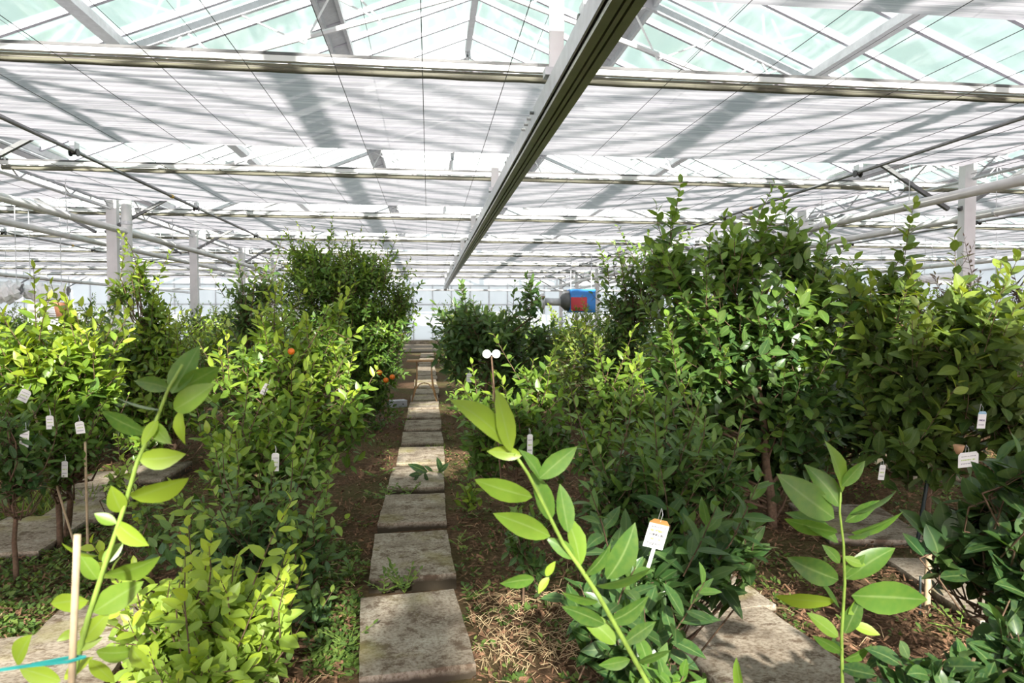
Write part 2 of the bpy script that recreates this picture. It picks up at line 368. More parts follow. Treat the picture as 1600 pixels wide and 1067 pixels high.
# roofs
PW = 0.75
def roof(xc, nm):
    r = thing('roof', loc=(xc, 0, 0), kind='structure')
    SLEN = math.hypot(HALF, SL * HALF)
    stations = np.arange(2.4, BACK - 0.1, PW)
    for sgn in (-1, 1):
        pm = MB().beam((0, 0, ZR), (sgn * HALF, 0, ZE), PW - 0.05, 0.006).mesh('pane', 'glass')
        bm = MB().beam((0, 0, ZR), (sgn * HALF, 0, ZE), 0.05, 0.06).mesh('glazing_bar', 'bar')
        for y in stations:
            inst('pane', pm, r, (0, y + PW / 2, 0)); inst('glazing_bar', bm, r, (0, y, -0.01))
        st = MB()                                     # panes and bars over and behind the viewer
        for y in np.arange(FRONT, 2.4 - 0.2, PW):
            st.beam((0, y, ZR - .01), (sgn * HALF, y, ZE - .01), 0.045, 0.06)
        tag(st.build('glazing_bars_overhead', 'white_steel', r), kind='stuff')
        tag(MB().beam((0, (FRONT + 2.4) / 2, ZR), (sgn * HALF, (FRONT + 2.4) / 2, ZE), 2.4 - FRONT, 0.006).build('panes_overhead', 'glass', r), kind='stuff')
        # wide vent hinge: two bars with a plate between, then a plain purlin
        t = 2.02; x, z = sgn * t, ZR - SL * t - 0.07
        mb = MB(); mb.beam((x - .13, FRONT, z - sgn * -.13 * SL), (x - .13, BACK, z - sgn * -.13 * SL), 0.05, 0.09)
        mb.beam((x + .13, FRONT, z - sgn * .13 * SL), (x + .13, BACK, z - sgn * .13 * SL), 0.05, 0.09)
        mb.build('vent_beam', 'galv', r)
        MB().beam((x - .13, (FRONT + BACK) / 2, z + sgn * .13 * SL + .04), (x + .13, (FRONT + BACK) / 2, z - sgn * .13 * SL + .04), BACK - FRONT, 0.01).build('vent_plate', 'galv', r)
        t = 4.25; x, z = sgn * t, ZR - SL * t - 0.09
        MB().beam((x, FRONT, z), (x, BACK, z), 0.16, 0.10).build('purlin', 'galv', r)
    MB().beam((0, FRONT, ZR), (0, BACK, ZR), 0.10, 0.14).build('ridge_bar', 'galv', r)
    return r
for xc, nm in SPANS: roof(xc, nm)
# gutters over the column rows
for i, x in enumerate((XR - HALF, XR + HALF)):
    g = MB(); g.add([(x + a, y, ZE + b) for y in (FRONT, BACK) for a, b in ((-.17, .10), (-.13, -.02), (-.08, -.08), (.08, -.08), (.13, -.02), (.17, .10), (.15, .10), (.07, -.06), (-.07, -.06), (-.15, .10))],
                    [(k, (k + 1) % 10, 10 + (k + 1) % 10, 10 + k) for k in range(10)])
    tag(g.build('roof_gutter', 'galv'), 'grey steel gutter running above the %s column row' % ('left' if i == 0 else 'right'), 'gutter')

# trusses
def truss(xc, nm, k, y):
    t = thing('roof_truss', 'white lattice roof truss of the %s, %s truss from the front' % (nm, ORD[k]), 'truss', (xc, y, 0))
    for sgn in (-1, 1):
        MB().beam((0, 0, ZR - .10), (sgn * HALF, 0, ZE - .10), 0.06, 0.11).build('upper_chord', 'galv', t)
        def lc(u): return Vector((sgn * u, 0, ZR - .85 - (SL * 0.88) * u + max(0, u - 4.6) * .12))
        MB().tube([lc(0.0), lc(HALF - .15)], 0.032, 6).build('lower_chord', 'white_steel', t)
        us = [0.5, 1.3, 2.2, 3.1, 4.0, 4.9, 5.8]
        for q, u in enumerate(us):
            a = lc(u); v = u + (0.45 if q % 2 else -0.4); b = Vector((sgn * v, 0, ZR - .14 - SL * v))
            MB().tube([a, b], 0.014, 5).build('web', 'white_steel', t)
            if q < 6:
                v2 = u + 0.75; b2 = Vector((sgn * v2, 0, ZR - .14 - SL * v2)); MB().tube([a, b2], 0.012, 5).build('web', 'white_steel', t)
    MB().tube([(0, 0, ZR - .85), (0, 0, ZR - .12)], 0.025, 6).build('king_post', 'white_steel', t)
    # knee braces from the columns
    for sgn in (-1, 1):
        MB().beam((sgn * (HALF - .08), 0, 3.05), (sgn * (HALF - 1.25), 0, ZC + .16), 0.05, 0.05).build('knee_brace', 'dark_steel', t)
for xc, nm in SPANS:
    for k in range(8): truss(xc, nm, k, T0 + BAY * k)
# columns
colm = MB().beam((0, 0, 0), (0, 0, ZE - .02), 0.17, 0.12, (0, 1, 0)).mesh('shaft', 'white_steel')
plm = MB().box((0, 0, 0.02), (0.28, 0.24, 0.05)).mesh('base_plate', 'galv')
capm = MB().box((0, 0, ZE - .1), (0.26, 0.2, 0.06)).mesh('cap_plate', 'galv')
for x, nm in ((XR - HALF + .2, 'left'), (XR + HALF + .2, 'right')):
    for k in range(8):
        y = T0 + BAY * k
        t = thing('support_column', 'white square steel column, %s from the front in the %s row' % (ORD[k], nm), 'column', (x, y, 0), 'columns under the gutters', 'thing')
        inst('shaft', colm, t); inst('base_plate', plm, t); inst('cap_plate', capm, t)
t = thing('downpipe', 'round white rain downpipe beside the second left column', 'downpipe', (XR - HALF + .47, T0 + BAY - .1, 0))
MB().tube([(0, 0, 0), (0, 0, 3.6), (-.12, .05, 3.85)], 0.085, 12).build('pipe_tube', 'pipe', t, True)
for z in (.6, 1.9, 3.2): MB().lathe((0, 0, z), [(.086, -.03), (.092, -.02), (.092, .02), (.086, .03)], 12).build('clamp', 'galv', t)
# lattice girder under each gutter between the columns
for x, nm in ((XR - HALF + .2, 'left'), (XR + HALF + .2, 'right')):
    for k in range(-1, 7):
        y = T0 + BAY * k; g = thing('gutter_girder', 'open web girder linking columns %s and %s of the %s row' % (ORD[k] if k >= 0 else 'before', ORD[k + 1] if k < 7 else 'last', nm), 'girder', (x, y, 0))
        MB().tube([(0, .1, ZC + .28), (0, BAY - .1, ZC + .28)], 0.022, 6).build('upper_chord', 'galv', g)
        MB().tube([(0, .1, ZC - .12), (0, BAY - .1, ZC - .12)], 0.022, 6).build('lower_chord', 'galv', g)
        for q in range(6):
            y0 = .1 + (BAY - .2) * q / 6; y1 = .1 + (BAY - .2) * (q + 1) / 6
            MB().tube([(0, y0, ZC + (.28 if q % 2 else -.12)), (0, y1, ZC + (-.12 if q % 2 else .28))], 0.013, 5).build('web', 'galv', g)

# shade screens
SCW = 2.74
def cloth_mesh(width, seed, nx=72, ny=120):
    rg = np.random.default_rng(seed); x = np.linspace(-width / 2, width / 2, nx); y = np.linspace(0, SCW, ny); X, Y = np.meshgrid(x, y)
    Z = np.zeros_like(X)
    for q in range(16):
        fy = rg.uniform(8, 30) if q < 6 else rg.uniform(30, 95); ph = rg.uniform(0, 6.28); wob = rg.uniform(.3, 1.1); am = (0.025 if q < 6 else 0.075) / fy
        Z += am * np.sin(fy * Y + ph + 1.6 * np.sin(wob * X + rg.uniform(0, 6)))
    Z -= 0.010 * np.exp(-Y * 3.0) * np.abs(np.sin(math.pi * (X) / 0.67))
    Z -= 0.02 * (Y < .1)
    me = bpy.data.meshes.new('cloth'); idx = np.arange(X.size).reshape(X.shape)
    f = np.stack([idx[:-1, :-1], idx[:-1, 1:], idx[1:, 1:], idx[1:, :-1]], -1).reshape(-1, 4)
    me.from_pydata(np.stack([X, Y, Z], -1).reshape(-1, 3).tolist(), [], f.tolist()); me.materials.append(M['cloth']); me.shade_smooth(); return me
def bundle_mesh(width, seed, nx=150):
    rg = np.random.default_rng(seed + 50); x = np.linspace(-width / 2, width / 2, nx); sag = 0.010 * np.abs(np.sin(math.pi * x / 0.67)) + rg.normal(0, .002, nx)
    prof = [(0.0, 0.0), (0.015, -0.02), (0.0, -.035), (0.03, -.052), (.07, -.042), (.12, -.03), (.15, -.012)]
    vs = []; fs = []; m = len(prof)
    for i in range(nx):
        for (py, pz) in prof: vs.append((x[i], py, pz + (-sag[i] * min(1, -pz * 12))))
    for i in range(nx - 1):
        for j in range(m - 1): fs.append((i * m + j, i * m + j + 1, (i + 1) * m + j + 1, (i + 1) * m + j))
    b = MB(); b.v = vs; b.f = fs; return b.mesh('folded_edge', 'bundle', True)
WID = 2 * HALF - 0.24
cl = [cloth_mesh(WID, s) for s in (1, 2, 3)]; bd = [bundle_mesh(WID, s) for s in (1, 2)]
em = MB().beam((-WID / 2, -.01, 0.03), (WID / 2, -.01, 0.03), 0.05, 0.045).mesh('edge_profile', 'white_steel')
sm = MB().beam((-WID / 2, -.012, 0.066), (WID / 2, -.012, 0.066), 0.05, 0.022).mesh('seal_strip', 'seal')
for xc, nm in SPANS:
    for k in range(-1, 8):
        y = E0 + BAY * k
        if k >= 0: lab = 'white pleated shade screen of the %s, %s one ahead of the camera' % (nm, ORD[k])
        else: lab = 'white shade screen of the %s, almost straight overhead at the top edge' % nm
        t = thing('shade_screen', lab, 'shade screen', (xc, y, ZC), 'shade screens under the roof')
        inst('cloth', cl[(k + int(xc)) % 3], t); inst('folded_edge', bd[k % 2], t); inst('edge_profile', em, t); inst('seal_strip', sm, t)
bw = cloth_mesh(6 * HALF - .3, 9, 40, 40)
for k in (-4, -3, -2):
    t = thing('shade_screen', 'white shade screen hung behind the camera, %s one back' % ORD[-2 - k], 'shade screen', (XR, E0 + BAY * k, ZC), 'shade screens under the roof')
    inst('cloth', bw, t)
# support wires under the screens
wm = MB().tube([(0, -4, 0), (0, BACK - .1, 0)], 0.0032, 4).mesh('support_wire', 'wire')
xw = XR - 0.1
for i in range(-27, 29):
    x = xw + i * 0.67
    if abs(abs(x - XR) - HALF) < .12: continue
    tag(inst('support_wire', wm, None, (x, 0, ZC - .045)), 'thin dark wire under the shade screens, %s to the %s of the overhead rail' % ((ORD[-i + 0], 'left') if x < .86 else (ORD[i - 1], 'right')), 'wire', 'screen support wires')
# the second, finer layer of wires over the screens
wm2 = MB().tube([(0, -4, 0), (0, BACK - .1, 0)], 0.002, 4).mesh('upper_wire', 'wire')
for i in range(-10, 11):
    tag(inst('upper_wire', wm2, None, (xw + .25 + i * 1.34, 0, ZC + .22)), 'very fine wire above the shade screens, %s to the %s of the ridge' % ((ORD[-i], 'left') if i <= 0 else (ORD[i - 1], 'right')), 'wire', 'upper screen wires')

# overhead rail with hangers
t = thing('overhead_rail', 'long dark aluminium trolley rail running down the house overhead', 'rail', (0.86, 0, 2.95))
rl = MB(); RL0, RL1 = -4.0, 35.8
sec = [(-.075, 0), (-.025, 0), (-.025, .03), (-.012, .03), (-.012, 0), (.012, 0), (.012, .03), (.025, .03), (.025, 0), (.075, 0), (.075, .025), (.03, .05), (.03, .15), (.075, .17), (.075, .195), (-.075, .195), (-.075, .17), (-.03, .15), (-.03, .05), (-.075, .025)]
n = len(sec); rl.add([(a, y, b) for y in (RL0, RL1) for a, b in sec], [(k, (k + 1) % n, n + (k + 1) % n, n + k) for k in range(n)] + [tuple(range(n))[::-1], tuple(range(n, 2 * n))])
rl.build('rail_profile', 'rail', t)
MB().beam((-.085, RL0, .11), (-.085, RL1, .11), 0.012, 0.13).build('side_strip', 'galv', t)
bj = MB()
for y in (5.0, 5.15, 5.3, 5.45, 13.3, 13.45, 21.6, 21.75): bj.tube([(-.12, y, .13), (-.085, y, .13)], 0.012, 6)
tag(bj.build('bolts', 'dark_steel', t), kind='stuff')
hm = MB().box((0, 0, 0.0), (0.095, 0.02, 0.80)).mesh('hanger', 'white_steel')
hf = MB().box((0, 0, -.36), (0.16, 0.10, 0.05)).mesh('hanger_foot', 'galv')
for k in range(-1, 7):
    h = inst('hanger', hm, t, (-0.03, T0 + BAY * k - .02, .58)); inst('hanger_foot', hf, h)
# drive rods with pulleys
def rod(x, z, lab, r=0.021):
    t = thing('drive_rod', lab, 'drive rod', (x, 0, z)); MB().tube([(0, -3, 0), (0, BACK - 2.6, 0)], r, 8).build('rod_tube', 'rod', t, True)
    bm = MB(); bm.box((0, 0, .05), (0.05, 0.12, 0.10)); bk = bm.mesh('bracket', 'galv')
    wl = MB().lathe((-.07, 0, -.015), [(.045, 0), (.045, .012), (.025, .02), (.025, .07), (.045, .078), (.045, .09)], 12, 'X').mesh('pulley', 'black')
    cl_ = MB().lathe((0, 0, 0), [(.03, 0), (.03, .07)], 10, 'Y').mesh('collar', 'brass')
    for k in range(-1, 7):
        y = T0 + BAY * k - .15
        b = inst('bracket', bk, t, (0, y, 0)); inst('pulley', wl, b, (0.02, 0, 0))
        if k in (1, 3): inst('collar', cl_, t, (0, y - 1.2, 0))
M['brass'] = simple('yellow_collar', (0.62, 0.42, 0.05), 0.5)
rod(-4.02, ZC - .09, 'long dark drive rod under the screens on the left')
rod(5.62, ZC - .09, 'long dark drive rod under the screens on the right')
rod(0.99, ZC - .10, 'dark drive rod running beside the overhead trolley rail', 0.024)
rod(-9.5, ZC - .09, 'dark drive rod under the screens of the left span'); rod(11.0, ZC - .09, 'dark drive rod under the screens of the right span')
# heating pipes
def hpipe(x, z, r, lab, y0=-2, y1=None):
    t = thing('heating_pipe', lab, 'pipe', (x, 0, z)); y1 = y1 or BACK - 1.2
    MB().tube([(0, y0, 0), (0, y1, 0)], r, 10).build('pipe_tube', 'pipe', t, True)
    hm_ = MB().tube([(0, 0, r), (0, 0, ZC - z + .1)], 0.006, 4).mesh('hanger_wire', 'galv')
    cm = MB().lathe((0, 0, 0), [(r + .004, -.02), (r + .01, -.01), (r + .01, .01), (r + .004, .02)], 10, 'Y').mesh('clip', 'galv')
    for k in range(12):
        y = 6.5 + k * 2.075
        if y < y1 - .4: inst('hanger_wire', hm_, t, (0, y, 0)); inst('clip', cm, t, (0, y, 0))
hpipe(-5.2, 3.05, 0.055, 'thick white heating pipe along the left column row, upper one')
hpipe(-6.2, 2.98, 0.05, 'white heating pipe behind the left column row')
hpipe(-11.9, 2.75, 0.06, 'long white pipe in the left span, low and far left')
hpipe(6.45, 3.08, 0.06, 'thick white heating pipe before the right column row')
hpipe(7.75, 3.02, 0.055, 'white heating pipe behind the right column row')
hpipe(13.4, 2.92, 0.06, 'long white pipe in the right span beyond the columns')
t = thing('cross_pipe', 'pale pipe crossing before the far end wall', 'pipe', (XR, 35.6, 2.92))
MB().tube([(-15, 0, 0), (15, 0, 0)], 0.05, 8).build('pipe_tube', 'pipe', t, True)
for x in (-12, -6, 0.3, 6, 12): MB().tube([(x, 0, .05), (x, 0, .58)], 0.03, 6).build('hanger_wire', 'galv', t)

# ------------------------------------------------------------------ paving slabs
def slab_mesh(seed, w=0.5, l=0.83, h=0.085):
    rg = random.Random(seed); nx, ny = 6, 8; b = MB(); idx = {}
    vs = []; fs = []
    for j in range(ny + 1):
        for i in range(nx + 1):
            x = (i / nx - .5) * w; y = (j / ny - .5) * l; e = (i in (0, nx)) or (j in (0, ny))
            z = h + rg.uniform(-.002, .002) - (.002 if e else 0)
            if e: x += rg.uniform(-.004, .004); y += rg.uniform(-.004, .004)
            vs.append((x, y, z))
    for j in range(ny):
        for i in range(nx):
            a = j * (nx + 1) + i; fs.append((a, a + 1, a + nx + 2, a + nx + 1))
    ring = [i for i in range(nx + 1)] + [(j) * (nx + 1) + nx for j in range(1, ny + 1)] + [ny * (nx + 1) + i for i in range(nx - 1, -1, -1)] + [j * (nx + 1) for j in range(ny - 1, 0, -1)]
    n0 = len(vs)
    for r in ring: x, y, z = vs[r]; vs.append((x * 1.004, y * 1.003, h * .90))
    for r in ring: x, y, z = vs[r]; vs.append((x * 1.01, y * 1.006, -.03))
    L = len(ring)
    for k in range(L):
        k2 = (k + 1) % L
        fs.append((ring[k2], ring[k], n0 + k, n0 + k2)); fs.append((n0 + k2, n0 + k, n0 + L + k, n0 + L + k2))
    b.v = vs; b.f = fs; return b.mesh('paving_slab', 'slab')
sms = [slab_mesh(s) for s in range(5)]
def slab(x, y, rz, lab, group, z=0.0, sc=(1, 1, 1)):
    o = inst('paving_slab', sms[random.randrange(5)], None, (x, y, z), (random.uniform(-.012, .012), random.uniform(-.012, .012), rz)); o.scale = sc
    return tag(o, lab, 'paving slab', group)
fx = [-.085, -.115, -.125, -.115, -.09, -.085, -.085, -.085]
rz = [0.085, 0.035, -.01, -.01, .0, .015, -.01, .01]
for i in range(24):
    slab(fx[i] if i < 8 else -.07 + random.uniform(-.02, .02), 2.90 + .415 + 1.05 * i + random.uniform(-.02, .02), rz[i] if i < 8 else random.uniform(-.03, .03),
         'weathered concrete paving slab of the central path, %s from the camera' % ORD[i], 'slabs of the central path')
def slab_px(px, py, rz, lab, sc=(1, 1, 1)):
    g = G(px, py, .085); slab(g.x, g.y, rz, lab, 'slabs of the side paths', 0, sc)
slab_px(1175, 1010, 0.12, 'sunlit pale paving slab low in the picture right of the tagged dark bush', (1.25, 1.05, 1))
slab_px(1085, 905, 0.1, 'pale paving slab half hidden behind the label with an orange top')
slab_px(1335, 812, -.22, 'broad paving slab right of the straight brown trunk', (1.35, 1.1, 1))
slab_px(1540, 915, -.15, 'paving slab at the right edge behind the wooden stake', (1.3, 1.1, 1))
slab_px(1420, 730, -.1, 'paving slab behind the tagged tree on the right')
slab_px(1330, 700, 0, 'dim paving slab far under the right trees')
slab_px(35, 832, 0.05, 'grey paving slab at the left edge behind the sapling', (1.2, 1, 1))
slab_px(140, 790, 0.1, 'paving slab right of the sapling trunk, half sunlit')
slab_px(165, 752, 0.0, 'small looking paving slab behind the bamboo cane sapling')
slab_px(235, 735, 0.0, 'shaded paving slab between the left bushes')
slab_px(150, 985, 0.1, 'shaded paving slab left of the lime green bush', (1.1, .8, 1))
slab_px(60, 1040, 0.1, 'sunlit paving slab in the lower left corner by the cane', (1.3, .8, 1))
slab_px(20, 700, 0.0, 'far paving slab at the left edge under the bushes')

# ------------------------------------------------------------------ leaves
TONES = 6; SHAPES = 4
LV = {}
def leaf_geo(seed, res, w=0.42, tip=1.0):
    rg = random.Random(seed)
    ts = [0.10, 0.22, 0.36, 0.52, 0.68, 0.82, 0.93] if res else [0.14, 0.36, 0.62, 0.86]
    droop = rg.uniform(.05, .26); fold = rg.uniform(.10, .40); sw = rg.uniform(-.06, .06)
    vs = [(0, 0, 0)]; rib = [0.0]
    for t in ts:
        hw = w / 2 * (math.sin(math.pi * t ** 0.92) ** 0.80) * (1.0 if t < .6 else 1 - .18 * (t - .6))
        cx = sw * math.sin(math.pi * t); cz = -droop * t * t
        wv = rg.uniform(-.012, .012)
        vs += [(cx - hw, t - .015, cz + fold * hw + wv), (cx, t, cz), (cx + hw, t - .015, cz + fold * hw - wv)]; rib += [1, 0, 1]
    vs.append((0, 1.0, -droop * 1.05)); rib.append(0.0)
    fs = [(0, 2, 1), (0, 3, 2)]
    for i in range(len(ts) - 1):
        a = 1 + 3 * i; fs += [(a, a + 1, a + 4, a + 3), (a + 1, a + 2, a + 5, a + 4)]
    a = 1 + 3 * (len(ts) - 1); e = len(vs) - 1; fs += [(a, a + 1, e), (a + 1, a + 2, e)]
    return np.array(vs), fs, np.array(rib)
def leaf_mesh(mat, res, w, sh, tone):
    key = (mat, res, w, sh, tone)
    if key in LV: return LV[key]
    v, f, rb = leaf_geo(sh * 13 + 5, res, w)
    me = bpy.data.meshes.new('leaf'); me.from_pydata(v.tolist(), [], f); me.materials.append(M[mat]); me.shade_smooth()
    a = me.attributes.new('tone', 'FLOAT', 'POINT'); a.data.foreach_set('value', np.full(len(v), tone / (TONES - 1), dtype=np.float32))
    a = me.attributes.new('rib', 'FLOAT', 'POINT'); a.data.foreach_set('value', rb.astype(np.float32))
    LV[key] = me; return me
def nrm(a): return a / np.maximum(np.linalg.norm(a, axis=-1, keepdims=True), 1e-9)
def frames(axis, normal):
    a = nrm(axis); n = normal - a * np.sum(normal * a, -1, keepdims=True); n = nrm(n); s = np.cross(a, n); return s, a, n
def joined_leaves(name, mat, pos, axis, normal, ln, tone, parent, w, res=0, rng=None):
    """many leaves as one mesh"""
    rng = rng or np.random.default_rng(1); s, a, n = frames(axis, normal); shp = rng.integers(0, SHAPES, len(pos))
    V = []; FL = []; LT = []; TN = []; RB = []; base = 0
    for sh in range(SHAPES):
        ix = np.where(shp == sh)[0]
        if not len(ix): continue
        v, f, rb = leaf_geo(sh * 13 + 5, res, w)
        world = pos[ix][:, None, :] + ln[ix][:, None, None] * (v[None, :, 0:1] * s[ix][:, None, :] + v[None, :, 1:2] * a[ix][:, None, :] + v[None, :, 2:3] * n[ix][:, None, :])
        V.append(world.reshape(-1, 3)); TN.append(np.repeat(tone[ix], len(v))); RB.append(np.tile(rb, len(ix)))
        fl = np.concatenate([np.array(q) for q in f]); lt = np.array([len(q) for q in f])
        offs = base + np.arange(len(ix)) * len(v)
        FL.append((offs[:, None] + fl[None, :]).reshape(-1)); LT.append(np.tile(lt, len(ix))); base += len(ix) * len(v)
    V = np.concatenate(V).astype(np.float32); FL = np.concatenate(FL).astype(np.int32); LT = np.concatenate(LT).astype(np.int32)
    me = bpy.data.meshes.new(name); me.vertices.add(len(V)); me.vertices.foreach_set('co', V.ravel())
    me.loops.add(len(FL)); me.loops.foreach_set('vertex_index', FL)
    me.polygons.add(len(LT)); st = np.zeros(len(LT), np.int32); st[1:] = np.cumsum(LT)[:-1]; me.polygons.foreach_set('loop_start', st)
    me.update(calc_edges=True); me.shade_smooth(); me.materials.append(M[mat])
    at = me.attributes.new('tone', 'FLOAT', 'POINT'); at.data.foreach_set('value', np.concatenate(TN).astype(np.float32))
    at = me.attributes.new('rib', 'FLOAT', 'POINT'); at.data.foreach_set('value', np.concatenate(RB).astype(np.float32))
    o = bpy.data.objects.new(name, me); C.objects.link(o); o['kind'] = 'stuff'
    if parent: o.parent = parent
    return o
def leaf_objects(mat, pos, axis, normal, ln, tone, parent, w, rng):
    s, a, n = frames(axis, normal)
    for i in range(len(pos)):
        me = leaf_mesh(mat, 1, w, int(rng.integers(0, SHAPES)), int(np.clip(round(tone[i] * (TONES - 1)), 0, TONES - 1)))
        o = bpy.data.objects.new('leaf', me); C.objects.link(o); o.parent = parent; L = ln[i]
        o.matrix_basis = Matrix(((s[i][0] * L, a[i][0] * L, n[i][0] * L, pos[i][0]), (s[i][1] * L, a[i][1] * L, n[i][1] * L, pos[i][1]),
                                 (s[i][2] * L, a[i][2] * L, n[i][2] * L, pos[i][2]), (0, 0, 0, 1)))

SEED = [100]; LEAFK, TWIGK = 1.15, 2.1
def lump(a, b, rx, ry, D):
    """centre and half sizes of a crown lump; a negative D gives it in metres as (x, z, half width, half height, y)"""
    if D < 0: return np.array([a, D, b]), np.array([rx, rx, ry])
    return np.array(P(a, b, D)), np.array([rx * D / F, max(.12, min(rx, ry * 1.5) * D / F * .95), ry * D / F])
def plant(name, label, cat, base, blobs, leaf=0.08, w=0.44, mat='citrus', ind=0, tr=0.014, tone=(0.1, 0.6), twig=0.24, per=7, up=0.7, group=None, trunk=None, bare=0.0, flat=0.0, res=0, shoots=.06):
    """base: (x, y) on the soil. blobs: (px, py, rx, ry, D, twigs) - crown lumps measured in the photo, put at distance D, as deep as wide"""
    SEED[0] += 1; rng = np.random.default_rng(SEED[0])
    leaf *= LEAFK; blobs = [(*b[:5], int(b[5] * TWIGK)) for b in blobs]
    b0 = np.array([base[0], base[1], 0.0]); t = thing(name, label, cat, (base[0], base[1], 0), group)
    pos = []; ax = []; no = []; ln = []; tn = []; tw = MB(); tips = []
    LP = [lump(*b[:5]) for b in blobs]; ztop = max(c[2] + R[2] for c, R in LP)
    zlow = min(c[2] - R[2] for c, R in LP)
    for (px, py, rx, ry, D, nt) in blobs:
        c, R = lump(px, py, rx, ry, D)
        f1, f2 = rng.uniform(0, 6.28, 2)
        for _ in range(nt):
            u = nrm(rng.normal(size=3)); r = rng.random() ** .45 * (1.02 + .30 * math.sin(3.1 * u[0] + f1) * math.sin(3.7 * u[2] + f2) + .16 * math.sin(7 * u[0] + 5 * u[1] + f1)); p = c + u * r * R
            if p[2] < .06: p[2] = .06 + rng.random() * .1
            d = nrm(u * np.array([.8, .8, .45]) * (0.4 + r) + np.array([0, 0, up]) + rng.normal(size=3) * .30)
            L = twig * rng.uniform(.6, 1.3); q = p - d * L
            if q[2] < .04: q[2] = .04
            tips.append((q, p))
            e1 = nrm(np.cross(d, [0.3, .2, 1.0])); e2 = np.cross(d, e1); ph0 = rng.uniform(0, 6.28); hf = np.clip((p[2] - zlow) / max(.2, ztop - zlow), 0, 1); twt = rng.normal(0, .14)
            for k in range(per):
                s = (k + .5) / per; ph = ph0 + k * 2.4; rad = np.cos(ph) * e1 + np.sin(ph) * e2
                a = nrm(d * (.2 + .75 * s * s) + rad * (1.0 - .45 * s) + rng.normal(size=3) * .18)
                n_ = np.array([0, 0, 1.0]) * (1 - flat) + rng.normal(size=3) * .38 + d * .25 + np.array([0, -.30, 0])
                pos.append(p - d * L * (1 - s)); ax.append(a); no.append(n_)
                ln.append(leaf * rng.uniform(.62, 1.15) * (1 - .35 * max(0, s - .6)))
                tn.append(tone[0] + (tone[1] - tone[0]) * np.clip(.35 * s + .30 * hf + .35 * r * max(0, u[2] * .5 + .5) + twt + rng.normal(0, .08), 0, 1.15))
    # young upright shoots standing out of the crown
    for (px, py, rx, ry, D, nt) in blobs:
        c, R = lump(px, py, rx, ry, D)
        for _ in range(int(round(nt * shoots))):
            u = nrm(rng.normal(size=3)); u[2] = abs(u[2]) * .8 + .1; u = nrm(u); q = c + u * R * .8; d = nrm(np.array([u[0] * .5, u[1] * .5, 1.0]) + rng.normal(size=3) * .18)
            L = twig * rng.uniform(1.0, 2.0); p = q + d * L; tips.append((q, p)); e1 = nrm(np.cross(d, [0.3, .2, .1])); e2 = np.cross(d, e1); ph0 = rng.uniform(0, 6.28); m_ = int(8 + L * 12)
            for k in range(m_):
                s = (k + .4) / m_; ph = ph0 + k * 2.4; rad = np.cos(ph) * e1 + np.sin(ph) * e2
                pos.append(q + d * L * s); ax.append(nrm(d * (.45 + .5 * s * s) + rad * (1.0 - .35 * s) + rng.normal(size=3) * .12)); no.append(np.array([0, -.3, .6]) + d * .5 + rng.normal(size=3) * .3)
                ln.append(leaf * rng.uniform(.8, 1.2) * (1.05 - .5 * s)); tn.append(tone[0] + (tone[1] - tone[0]) * np.clip(.55 + .5 * s + rng.normal(0, .08), 0, 1.1))
    pos = np.array(pos) - b0; ax = np.array(ax); no = np.array(no); ln = np.array(ln); tn = np.clip(np.array(tn), 0, 1)
    # trunk and limbs
    mc = np.mean([l[0] * b[5] for l, b in zip(LP, blobs)], 0) / np.mean([b[5] for b in blobs]); mc = mc - b0
    if trunk is None: trunk = max(.12, (zlow + (ztop - zlow) * .62))
    tpts = []
    for i in range(7):
        f = i / 6; tpts.append(np.array([mc[0] * f ** 1.4 + rng.normal(0, .012) * (i > 0), mc[1] * f ** 1.4 + rng.normal(0, .012) * (i > 0), -.03 + trunk * f]))
    MB().tube(tpts, [tr * (1.25 - .75 * i / 6) for i in range(7)], 7).build('trunk', 'bark', t, True)
    step = max(1, len(tips) // 60)
    for i, (q, p) in enumerate(tips):
        q = q - b0; p = p - b0
        tw.tube([q, (q + p) / 2 + rng.normal(size=3) * .008, p], [.0035, .003, .0015], 4, False)
        if i % step == 0:
            h = np.clip(q[2] - .55 * np.hypot(q[0] - mc[0], q[1] - mc[1]) - .05, .05 * trunk, trunk * .97); f = np.clip((h + .03) / trunk, 0, 1)
            i0 = min(5, int(f * 6)); a = tpts[i0] + (tpts[i0 + 1] - tpts[i0]) * (f * 6 - i0)
            m1 = a + (q - a) * .5 + np.array([0, 0, -.04]) + rng.normal(size=3) * .02
            tw.tube([a, m1, q], [tr * .45, tr * .35, .0035], 5, False)
    tw.build('branches', 'bark' if mat != 'weed' else 'stem', t, True)
    order = np.argsort(np.linalg.norm(pos + b0 - np.array(CAM), axis=1))
    k = min(ind, len(order)); near = order[:k]; far = order[k:]
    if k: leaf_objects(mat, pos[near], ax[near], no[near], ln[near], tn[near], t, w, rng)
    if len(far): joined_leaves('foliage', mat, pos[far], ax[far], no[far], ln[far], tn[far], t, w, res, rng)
    return t
def gx(px, py):
    g = G(px, py); return (g.x, g.y)
def bx(px, D):
    p = P(px, 493, D); return (p.x, D)

